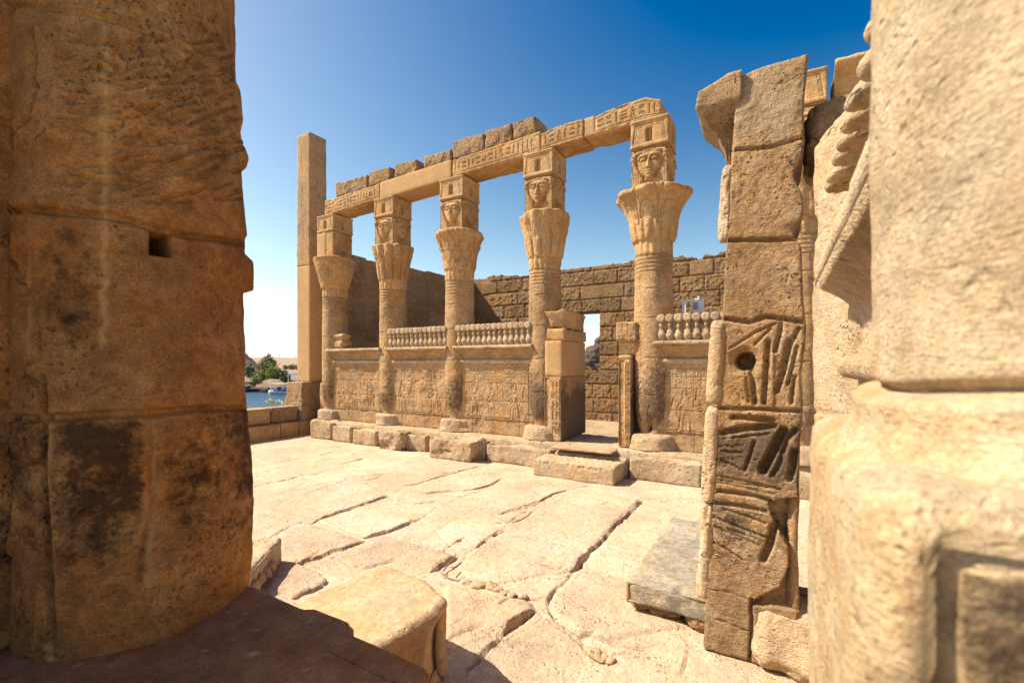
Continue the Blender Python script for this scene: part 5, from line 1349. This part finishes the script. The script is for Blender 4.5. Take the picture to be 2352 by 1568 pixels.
def lpale(t, z, r):
    zw = z + SLAB; th = (t + math.pi) % (2 * math.pi) - math.pi; a = th * LR
    w = .004 * np.sin(zw * 40) + .003 * np.sin(zw * 90)
    g = lambda u, v, s, v0, v1: np.exp(-((a - on_cyl(u, v)[0] + w) / s) ** 2) * sstep(on_cyl(u, v1)[1] - .03, on_cyl(u, v1)[1] + .03, zw) * sstep(on_cyl(u, v0)[1] + .03, on_cyl(u, v0)[1] - .03, zw)
    return .55 * g(240, 300, .011, 60, 800) + .5 * g(357, 1050, .010, 975, 1130) + .6 * g(112, 1150, .012, 960, 1560) + .45 * g(345, 1200, .014, 1130, 1360) + .35 * g(70, 700, .006, 600, 850)
nz = 620
Zs = np.linspace(-.02, 2.95, nz)
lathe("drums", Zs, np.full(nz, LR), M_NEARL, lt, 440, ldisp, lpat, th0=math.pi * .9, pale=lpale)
wl = thing("shading_wall_stub", "wall stub added to shade the slab, joining the huge foreground column at the photo's left edge", "wall", (-2.71, .05, SLAB))  # mostly unseen wall by the column's joint, added to keep sun off the slab
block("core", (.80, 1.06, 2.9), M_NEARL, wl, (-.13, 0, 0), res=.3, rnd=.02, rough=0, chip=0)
block("wall_block", (.84, 1.14, .90), M_NEARL, wl, (-.13, 0, 0), res=.03, rnd=.03, rough=.012, chip=.02, seed=3, patina_shade=lambda p, N: .5 + 0 * p[:, 0])
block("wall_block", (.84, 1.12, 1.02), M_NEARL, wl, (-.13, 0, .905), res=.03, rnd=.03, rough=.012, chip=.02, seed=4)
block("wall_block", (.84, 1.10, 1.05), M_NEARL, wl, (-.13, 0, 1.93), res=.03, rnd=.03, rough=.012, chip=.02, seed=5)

def slabcv(p, N):
    x = p[:, 0] - 2.15
    d = .012 * np.clip(fbm(p * 3, 3, 8), 0, 1) * (N[:, 2] > .5)
    f = (N[:, 1] > .3)
    d += f * (.10 * sstep(-.05, .02, x + 1.42) * (p[:, 2] > .2) * 0 + .035 * np.clip(fbm(p * 4, 3, 9) + .2, 0, 1))
    return d
def slabw(V):
    V = V.copy(); x = V[:, 0] - 2.15
    V[:, 1] -= np.where(V[:, 1] > .9, .05 * sstep(-1.50, -1.42, x) + .06 * sstep(-1.05, -1.0, x) - .03 * sstep(-1.75, -1.7, x), 0)
    return V
def slabpale(p, N):
    x = p[:, 0] - 2.15; y = p[:, 1] + .20; d = np.zeros(len(p))
    for u, v, r in [(588, 1445, .011), (566, 1408, .007), (560, 1420, .006), (572, 1428, .005), (525, 1405, .016), (692, 1435, .010), (732, 1470, .006), (868, 1517, .010), (580, 1500, .022), (700, 1540, .008), (180, 1524, .02), (256, 1524, .016), (640, 1560, .012), (470, 1490, .008)]:
        g = on_z(u, v, SLAB); k = .6 + .8 * np.abs(np.sin(u)); r = r * .55
        d += 1.6 * np.exp(-(((x - g[0]) / r) ** 2 + ((y - g[1]) / (r * k)) ** 2) ** 2)
    return d * (N[:, 2] > .5)
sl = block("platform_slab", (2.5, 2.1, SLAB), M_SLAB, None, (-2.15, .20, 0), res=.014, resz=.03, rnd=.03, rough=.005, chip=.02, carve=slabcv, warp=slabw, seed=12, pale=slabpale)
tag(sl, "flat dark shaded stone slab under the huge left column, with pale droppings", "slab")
for i, (u, v, r, lb) in enumerate([(590, 1445, .012, "white dropping at the slab's near left"), (525, 1408, .02, "grey lichen like splash at the slab's back edge"), (775, 1600, .012, "small white fleck"), ]):
    pass
# capital fragment
def fragc(p, N):
    d = .02 * np.clip(fbm(p * 4, 4, 3), 0, 1) * (N[:, 2] > .5) * 0
    s = N[:, 0] > .3
    d += s * (.05 * np.abs(np.sin(p[:, 1] * 7.5 + .9)) ** .7 * sstep(.52, .36, p[:, 2]) + .05 * sstep(.50, .30, p[:, 2]) + .03 * np.clip(fbm(p * 4, 3, 4), 0, 1))
    return d
fr = block("capital_fragment", (.82, 1.22, .54), stone("smooth fallen sandstone", (.52, .36, .205), (.47, .315, .17), (.56, .40, .24), stain=-.25, bump=.35, grain=120, pits=.5, pit_scale=18, strata=.2, dist=.006), None, (-2.19, 1.80, -.01), rotz=-.10, res=.016, rnd=.05, rough=.010, freq=4, chip=.03, carve=fragc, seed=14,
           warp=lambda V: np.stack([V[:, 0] - .05 * sstep(.35, .6, V[:, 1]) * sstep(.1, .38, V[:, 0]) - .03 * sstep(.2, .6, -V[:, 1]) * (V[:, 0] > 0), V[:, 1] - .08 * sstep(0, .38, V[:, 0]) * sstep(.3, .59, V[:, 1]), V[:, 2]], 1))
tag(fr, "large squared capital fragment with a smooth sunlit top and shaded fluted side", "stone block")
lf = thing("carved_fragment", "low carved fragment with a beaded edge peeking out behind the huge column", "stone block", (-4.36, 2.21, 0), -.89)
block("body", (.92, .80, .26), M_PALE, lf, (0, 0, -.01), res=.022, rnd=.035, rough=.012, chip=.03, seed=15)
for k in range(5):
    o = boulder("bead", M_PALE, (-.1 + .13 * k, .41, .10), .055, 70 + k, (1, .8, 1), 12); o.parent = lf
# grey granite slab on rubble
gs_ = block("granite_slab", (.72, 1.80, .17), M_GRAN, None, (-.70, 4.53, .075), res=.02, rnd=.012, rough=.004, chip=.012, seed=16,
            carve=lambda p, N: .05 * np.clip(fbm(p * 6, 3, 4) + .25, 0, 1) * (N[:, 1] < -.3) + .05 * (N[:, 2] < -.3) * np.clip(fbm(p * 3, 3, 5) + .3, 0, 1) + .03 * np.exp(-(((p[:, 0] - .05) / .03) ** 2 + ((p[:, 1] + .82) / .05) ** 2)) * (N[:, 2] > .5))
tag(gs_, "grey speckled granite slab lying on rubble beside the stacked block jamb", "slab")
for i, (x, y, r, lb) in enumerate([(-.98, 3.80, .10, "rubble stone under the granite slab's left corner"), (-.78, 3.78, .11, "reddish rubble stone under the middle of the granite slab's front"), (-.52, 3.74, .10, "rubble stone between the granite slab and the jamb"), (-.7, 5.1, .10, "rubble stone under the far end of the granite slab")]):
    tag(boulder("rubble_stone", M_ROUGH, (x, y, .05), r, 33 + i, (1.3, 1, .7), 14), lb, "stone", "rubble under the granite slab")

# ------------------------------------------------------------------ stacked block jamb on the right with cornice stub and torus
GY = 3.42
ga = thing("gate_jamb", "tall jamb of stacked weathered blocks with deep sharpening grooves and a cornice stub", "gate jamb", (-.14, GY, 0))
def gl(u, v):
    q = on_y(u, v, GY); return (q[0] + .14, q[2])
A2 = lambda P: [gl(1568 + .35 * x, 588 + .35 * y) for x, y in P]
A3 = lambda P: [gl(1568 + .35 * x, 1019.2 + .35 * y) for x, y in P]
GS = []
for P, w, d in [
    ([(640, 430), (480, 500), (310, 605)], .012, .02), ([(575, 478), (520, 530), (470, 582)], .013, .025), ([(648, 440), (630, 540), (608, 625)], .022, .04), ([(560, 560), (548, 800), (535, 960)], .024, .045),
    ([(590, 640), (590, 800), (590, 975)], .010, -.01), ([(700, 560), (660, 760), (620, 880)], .028, .05), ([(765, 470), (720, 560), (700, 640)], .016, .03), ([(745, 600), (715, 740), (690, 840)], .018, .035),
    ([(735, 790), (722, 880), (715, 960)], .018, .04), ([(452, 740), (462, 850), (470, 965)], .028, .055), ([(418, 800), (426, 880), (432, 955)], .016, .02), ([(790, 600), (790, 720)], .008, .012),
    ([(325, 1060), (450, 1065), (590, 1078)], .026, .05), ([(265, 1160), (420, 1128), (600, 1115)], .034, .055), ([(270, 1195), (420, 1180), (560, 1165)], .012, .02),
    ([(660, 1150), (600, 1270), (530, 1405)], .042, .09), ([(740, 1140), (690, 1200), (655, 1290)], .026, .055), ([(735, 1290), (725, 1380), (705, 1460)], .032, .06), ([(470, 1220), (440, 1310), (410, 1400)], .016, .03),
    ([(650, 1320), (620, 1390), (585, 1440)], .022, .04), ([(250, 1340), (330, 1375), (412, 1412)], .010, .018), ([(250, 1280), (310, 1292), (380, 1290)], .010, .016),
    ([(220, 1440), (420, 1480), (640, 1530)], .010, .016), ([(215, 1480), (420, 1520), (600, 1560)], .009, .014), ([(330, 1455), (500, 1500)], .009, .013), ([(240, 1250), (400, 1240)], .008, .012),
]: GS.append((A2(P), w * .9, d * .7))
for P, w, d in [
    ([(225, 392), (380, 405), (540, 440)], .020, .035), ([(200, 480), (370, 545), (545, 612)], .012, .02), ([(265, 425), (400, 465), (540, 520)], .012, .018), ([(205, 540), (350, 600), (500, 662)], .010, .015), ([(190, 640), (300, 700), (400, 765)], .012, .018),
    ([(600, 545), (575, 650), (530, 755)], .034, .09), ([(230, 300), (400, 320), (520, 345)], .010, .015), ([(220, 230), (400, 262), (640, 300)], .010, .016), ([(205, 700), (280, 740)], .008, .012), ([(300, 560), (420, 600)], .012, .016), ([(440, 600), (520, 640)], .008, .01),
    ([(150, 950), (300, 975), (440, 1020)], .008, .010), ([(450, 1020), (455, 1150), (448, 1300), (438, 1440)], .014, .05), ([(220, 1150), (320, 1180), (430, 1225)], .008, .014),
]: GS.append((A3(P), w * .9, d * .75))
GJ = [([gl(1690, 345), gl(1770, 338), gl(1857, 310)], .014, .022), ([gl(1675, 552), gl(1750, 552), gl(1848, 548)], .018, .035), ([gl(1665, 733), gl(1720, 740), gl(1760, 728), gl(1845, 738)], .02, .035), ([gl(1650, 938), gl(1760, 940), gl(1842, 945)], .016, .03), ([gl(1640, 1128), gl(1740, 1140), gl(1770, 1150)], .016, .03)]
hole = gl(1568 + .35 * 410, 588 + .35 * 690)
cav = [gl(1568 + .35 * x, 1019.2 + .35 * y) for x, y in [(560, 380), (620, 560), (690, 660), (700, 800), (640, 940), (500, 1010), (450, 1050), (780, 1100), (790, 350)]]
def inpoly(x, y, P):
    c = np.zeros(len(x), bool); n = len(P)
    for i in range(n):
        (x0, y0), (x1, y1) = P[i], P[(i + 1) % n]
        c ^= ((y0 > y) != (y1 > y)) & (x < (x1 - x0) * (y - y0) / (y1 - y0 + 1e-12) + x0)
    return c
def gcv(p, N):
    # p is before the batter: undo it for the traced marks
    m = N[:, 1] < -.5
    d = np.zeros(len(p)); q = gwarp(p)
    wob = .006 * fbm(q * 8, 2, 2)
    d[m] = carve_lines(q[m, 0] + wob[m], q[m, 2] + wob[m], GS + GJ)
    ho = np.hypot(q[:, 0] - hole[0], q[:, 2] - hole[1]); d += m * .16 * sstep(.068, .045, ho + wob) + m * .02 * sstep(.12, .06, ho)
    d += m * .075 * inpoly(q[:, 0] + 2 * wob, q[:, 2] + 2 * wob, cav)
    d += m * (.004 * fbm(q * 28, 3, 9) + .010 * np.clip(fbm(q * 16, 3, 10) - .15, 0, 1))
    d += (N[:, 2] > .5) * .05 * np.clip(fbm(q * 3, 3, 5) + .1, 0, 1)
    return d
def gwarp(V):
    V = V.copy(); k = np.clip(V[:, 2] / 3.97, 0, 1)
    V[:, 0] = np.interp(V[:, 0], [-.30, .30], [0, 1]) * 1.0
    l = -.32 + .215 * k; r_ = .262 + .04 * k + .035 * fbm(np.stack([V[:, 2] * 2.2, V[:, 2] * 0, V[:, 2] * 0], 1), 3, 7) - .06 * np.exp(-((V[:, 2] - 3.22) / .1) ** 2) - .05 * np.exp(-((V[:, 2] - 2.84) / .07) ** 2)
    V[:, 0] = l + V[:, 0] * (r_ - l)
    V[:, 2] += -.03 * (V[:, 0] < 0) * (V[:, 2] > 3.5) * np.clip(-V[:, 0] / .1, 0, 1)
    return V
def gpat(p, N):
    z = p[:, 2]
    return (.9 * gauss(z, 1.42, .28) + .75 * gauss(z, .9, .22) + .25 * gauss(z, 2.55, .25) + .15 * gauss(z, 3.0, .2)) * (N[:, 1] < 0)
block("stacked_blocks", (.60, .62, 3.97), M_GATE, ga, (0, .31, 0), res=.0095, resy=.05, rnd=.018, rough=.006, chip=.025, carve=gcv, warp=gwarp, patina_shade=gpat, seed=18)
# vertical torus roll on its left corner, in three lengths
def roll(z0, z1, seed, r=.052):
    Z = np.linspace(z0, z1, int((z1 - z0) / .015)); off = []
    def dp(t, z, rr):
        p = np.stack([np.cos(t) * .3, np.sin(t) * .3, z], 1)
        ends = .02 * (np.exp(-(z - z0) / .02) + np.exp(-(z1 - z) / .02))
        g = carve_lines((t * .05) % (.05 * 2 * math.pi), z, [([(0, z0 + k), (.4, z0 + k + .03)], .006, .007) for k in np.arange(.12, z1 - z0, .17)])
        return .008 * fbm(p * 5 + seed, 3, seed) - ends - g - .03 * np.clip(fbm(p * 3 + seed, 3, seed + 2) - .15, 0, 1)
    def pin(V):
        V = V.copy(); V[:, 0] += -.335 + .215 * V[:, 2] / 3.97; V[:, 1] += .045; return V
    lathe("torus_moulding", Z, np.full(len(Z), r), M_PALE, ga, 40, dp, pinch=pin)
roll(.35, 1.02, 3, .05); roll(1.03, 1.70, 4, .055); roll(1.72, 2.30, 5, .06); roll(2.84, 3.36, 6, .045)
# cornice stub on the left: a concave flare to the front and to the left, broken on top
def stub():
    S = np.linspace(0, 1, 34); Tt = np.linspace(0, 1, 20); V = []
    for q in S:
        f = np.interp(q, [0, .15, .35, .55, .68, .74, 1.0], [0, .02, .12, .38, .80, 1.0, 1.02])
        xl = -.035 - .20 * f; y = .17 - .22 * f; z = .70 * q
        ring = [(.06 * (1 - t_) + xl * t_, y) for t_ in Tt] + [(xl, y + (.45 - y) * t_) for t_ in Tt[1:]] + [(.06, .45)]
        tp = max(0, q - .74)
        for x, yy in ring: V.append((x + .12 * tp * (x < 0), yy, z - .45 * tp * max(0, -x - .05) * 3))
    V = np.array(V); m = len(V) // len(S)
    V += np.stack([fbm(V * 8, 4, 3), fbm(V * 8 + 9, 4, 4), fbm(V * 8 + 20, 4, 5)], 1) * .013
    V[:, 1] += .006 * np.sin(V[:, 0] * 260) * (V[:, 2] < .5)
    g = np.arange(len(V)).reshape(len(S), m); h = np.roll(g, -1, 1)
    q = np.stack([g[:-1], g[1:], h[1:], h[:-1]], -1).reshape(-1, 4)
    return mesh_np("cornice_stub", V, q, None, [list(g[0]), list(g[-1][::-1])])
link("cornice_stub", stub(), M_GATE, ga, (-.128, .03, 3.26))
bl = block("mortar_footing", (.56, .55, .46), M_PALE, ga, (.26, .17, 0), res=.02, rnd=.10, rough=.035, freq=5, chip=.07, seed=21, warp=lambda V: np.stack([V[:, 0], V[:, 1] + np.where(V[:, 1] < 0, .30 * V[:, 2] - .02, 0), V[:, 2]], 1))

# ------------------------------------------------------------------ side screen wall running towards the viewer, with cobras
ss = thing("screen_wall", "sunlit side screen wall with big cavetto cornice and weathered cobras above, right of the jamb", "screen wall", (.34, 2.0, 0))
block("wall_body", (.40, 1.66, 2.10), M_PALE, ss, (.20, .05, 0), res=.03, rnd=.02, rough=.006, chip=.02, seed=23)
def foot(V):
    V = V.copy(); f = V[:, 0] < 0
    V[:, 0] += np.where(f, .145 * sstep(.33, -.33, V[:, 1]) , 0)
    return V
block("rough_pier", (.42, .66, 3.36), M_PALE, ss, (.055, 1.10, 0), res=.018, rnd=.03, rough=.012, chip=.03, seed=24, warp=foot,
      carve=lambda p, N: (N[:, 0] < -.5) * (.035 * np.clip(fbm(p * np.array([14, 14, 6]), 3, 5) - .08, 0, 1) * sstep(2.2, 2.7, p[:, 2]) * 2.2 + .012 * np.clip(fbm(p * 5, 4, 6), 0, 1) + carve_lines(p[:, 1], p[:, 2], [([(-.4, z), (.0, z + .02), (.4, z)], .014, .02) for z in (.8, 1.7, 2.52)])))
def sweep_y(name, prof, mat, y0, y1, dmg, ribs=0.0, step=.012):
    ys = np.arange(y0, y1 + step / 2, step); P = np.array(prof); m = len(P)
    AA, KK = np.meshgrid(ys, np.arange(m), indexing='ij')
    V = np.stack([P[KK.ravel(), 0], AA.ravel(), P[KK.ravel(), 1]], 1)
    n_ = fbm(V * np.array([5, 5, 8]), 4, len(prof))
    s = np.where(V[:, 0] < .1, 1, 0)
    V[:, 0] += s * (dmg * np.clip(n_ + .05, 0, 1)) + (ribs * np.sin(V[:, 1] * 2 * math.pi / .022 + 2 * n_) * s if ribs else 0)
    V[:, 2] += .3 * dmg * n_ * s + (ribs * 1.4 * np.sin(V[:, 1] * 2 * math.pi / .022 + 2 * n_) * s if ribs > .003 else 0)
    g = np.arange(len(V)).reshape(len(ys), m); h = np.roll(g, -1, 1)
    q = np.stack([g[:-1], h[:-1], h[1:], g[1:]], -1).reshape(-1, 4)
    return link(name, mesh_np(name, V, q, None, [list(g[0][::-1]), list(g[-1])]), mat, ss)
sweep_y("torus_moulding", [(-.035 + .055 * math.cos(a), 1.985 + .055 * math.sin(a)) for a in np.linspace(0, 2 * math.pi, 22)[:-1]][::-1], M_PALE, -.76, .74, .003)
sweep_y("cavetto", [(.3, 2.05)] + [(.02 - .19 * np.interp(k, [0, .35, .55, .7, .82, .92, 1], [0, .02, .10, .25, .48, .76, 1]), 2.05 + .355 * k) for k in np.linspace(0, 1, 18)] + [(.3, 2.405)], M_PALE, -.76, .84, .006, .0035, .004)
sweep_y("cornice_lip", [(.3, 2.407), (-.155, 2.407), (-.172, 2.412), (-.176, 2.45), (-.17, 2.492), (-.13, 2.50), (.3, 2.50)], M_PALE, -.76, .845, .012, .002, .006)
block("frieze_backing", (.22, 1.5, .42), M_PALE, ss, (.13, -.02, 2.5), res=.03, rnd=.04, rough=.012, chip=.03, seed=25)
def cobra(s):
    P = [(.03, 0), (.0, .06), (-.015, .14), (-.02, .22), (-.035, .29), (-.065, .345), (-.105, .358), (-.145, .352), (-.168, .335), (-.17, .315)]
    W = [.05, .062, .07, .066, .064, .072, .078, .072, .055, .02]; T_ = [.05, .05, .05, .05, .05, .046, .044, .042, .032, .012]
    V = []; n = 16; P = np.array(P)
    up = np.linspace(0, len(P) - 1, 34); ii = np.arange(len(P))
    X = np.interp(up, ii, P[:, 0]); Zz = np.interp(up, ii, P[:, 1]); Wi = np.interp(up, ii, W); Ti = np.interp(up, ii, T_)
    tx = np.gradient(X); tz = np.gradient(Zz); l = np.hypot(tx, tz); tx /= l; tz /= l
    for x, z, w, t_, a, b in zip(X, Zz, Wi, Ti, tx, tz):
        for k in range(n):
            an = 2 * math.pi * k / n
            V.append((x - b * t_ * math.sin(an), w * math.cos(an) * .86, z + a * t_ * math.sin(an)))
    V = np.array(V); V += np.stack([fbm(V * 9 + s * 3, 3, s), fbm(V * 9 + 7 + s, 3, s + 1), fbm(V * 9 + 15 + s, 3, s + 2)], 1) * .016
    g = np.arange(len(V)).reshape(34, n); h = np.roll(g, -1, 1)
    q = np.stack([g[:-1], h[:-1], h[1:], g[1:]], -1).reshape(-1, 4)
    return mesh_np("uraeus", V, q, None, [list(g[0][::-1]), list(g[-1])])
for i in range(9):
    y = .62 - i * .168
    o = link("uraeus", cobra(i), M_PALE, ss, (.045, y, 2.49))
tag(block("broken_block", (.85, .66, .38), M_ROUGH, None, (.58, 3.86, 3.35), res=.02, rnd=.06, rough=.03, freq=8, chip=.06, seed=26), "rough broken block resting on the pier behind the cobras", "stone block")
block("support_wall", (.5, .5, 3.345), M_PALE, ss, (.34, 1.86, 0), res=.1, rnd=.02, rough=.006, chip=.02, seed=27)
cb = block("cornice_beam", (2.6, .6, .42), M_SAND, None, (2.02, 8.62, 6.00), res=.025, rnd=.02, rough=.01, chip=.04, seed=28,
           warp=lambda V: np.stack([V[:, 0], V[:, 1] + np.where(V[:, 1] < 0, -.28 * np.clip(V[:, 2] / .34, 0, 1) ** 2, 0), V[:, 2]], 1))
tag(cb, "dark underside of a distant flared cornice beam seen above the cobras", "beam", None)
hc = thing("temple_column", "column standing right of the jamb far behind, carrying the flared cornice beam", "column", (2.2, YA, 0))
lathe("shaft", np.linspace(0, 6.0, 40), np.full(40, .34), M_SAND, hc, 40)

# ------------------------------------------------------------------ blurred column and jamb stone close on the right
RC = np.array([.51, .86])
nr = thing("stone_column", "blurred sunlit column on a jamb stone close at the right edge of the photo", "column", (RC[0], RC[1], 0))
def rdisp(t, z, r):
    p = np.stack([r * np.cos(t), r * np.sin(t), z], 1)
    th = (t + math.pi) % (2 * math.pi) - math.pi
    d = .008 * fbm(p * 3, 3, 5) + .006 * fbm(p * np.array([12, 12, 9]), 4, 6)
    zj = 1.972 + .006 * np.sin(th * 5) + .012 * fbm(p * 5, 2, 7)
    d += -.022 * np.exp(-((z - zj) / .007) ** 2) + .022 * sstep(zj, zj - .02, z) + .03 * sstep(1.93, 1.86, z)
    ts = math.pi - .02
    d -= .05 * np.exp(-(((th - 2.55) / .2) ** 2 + ((z - 2.58) / .07) ** 2))
    return d
lathe("shaft", np.linspace(1.868, 3.7, 330), np.full(330, .385), M_NEARR, nr, 300, rdisp)
def jst(p, N):
    q = p.copy(); d = np.zeros(len(p))
    m = N[:, 1] < -.5
    d[m] += carve_lines(p[m, 0], p[m, 2], [([(-.288, 0), (-.288, 1.70), (-.28, 1.838)], .012, .03), ([(-.288, 1.838), (.4, 1.835)], .012, .03)])
    l = N[:, 0] < -.5
    d += l * (.010 * np.clip(fbm(p * np.array([3, 9, 16]), 4, 5), 0, 1))
    d += (N[:, 2] > .5) * .02 * fbm(p * 4, 3, 6)
    return d
block("jamb_stone", (.69, .78, 1.885), M_NEARR, nr, (-.105, .03, 0), res=.014, rnd=.045, rough=.008, chip=.03, seed=29, carve=jst,
      patina_shade=lambda p, N: (N[:, 1] < -.4) * sstep(-.29, -.27, p[:, 0]) * 1.3 * sstep(1.85, 1.82, p[:, 2]) + (N[:, 0] < -.5) * .25 + .5 * (N[:, 1] < -.4) * (p[:, 2] < 1.80))
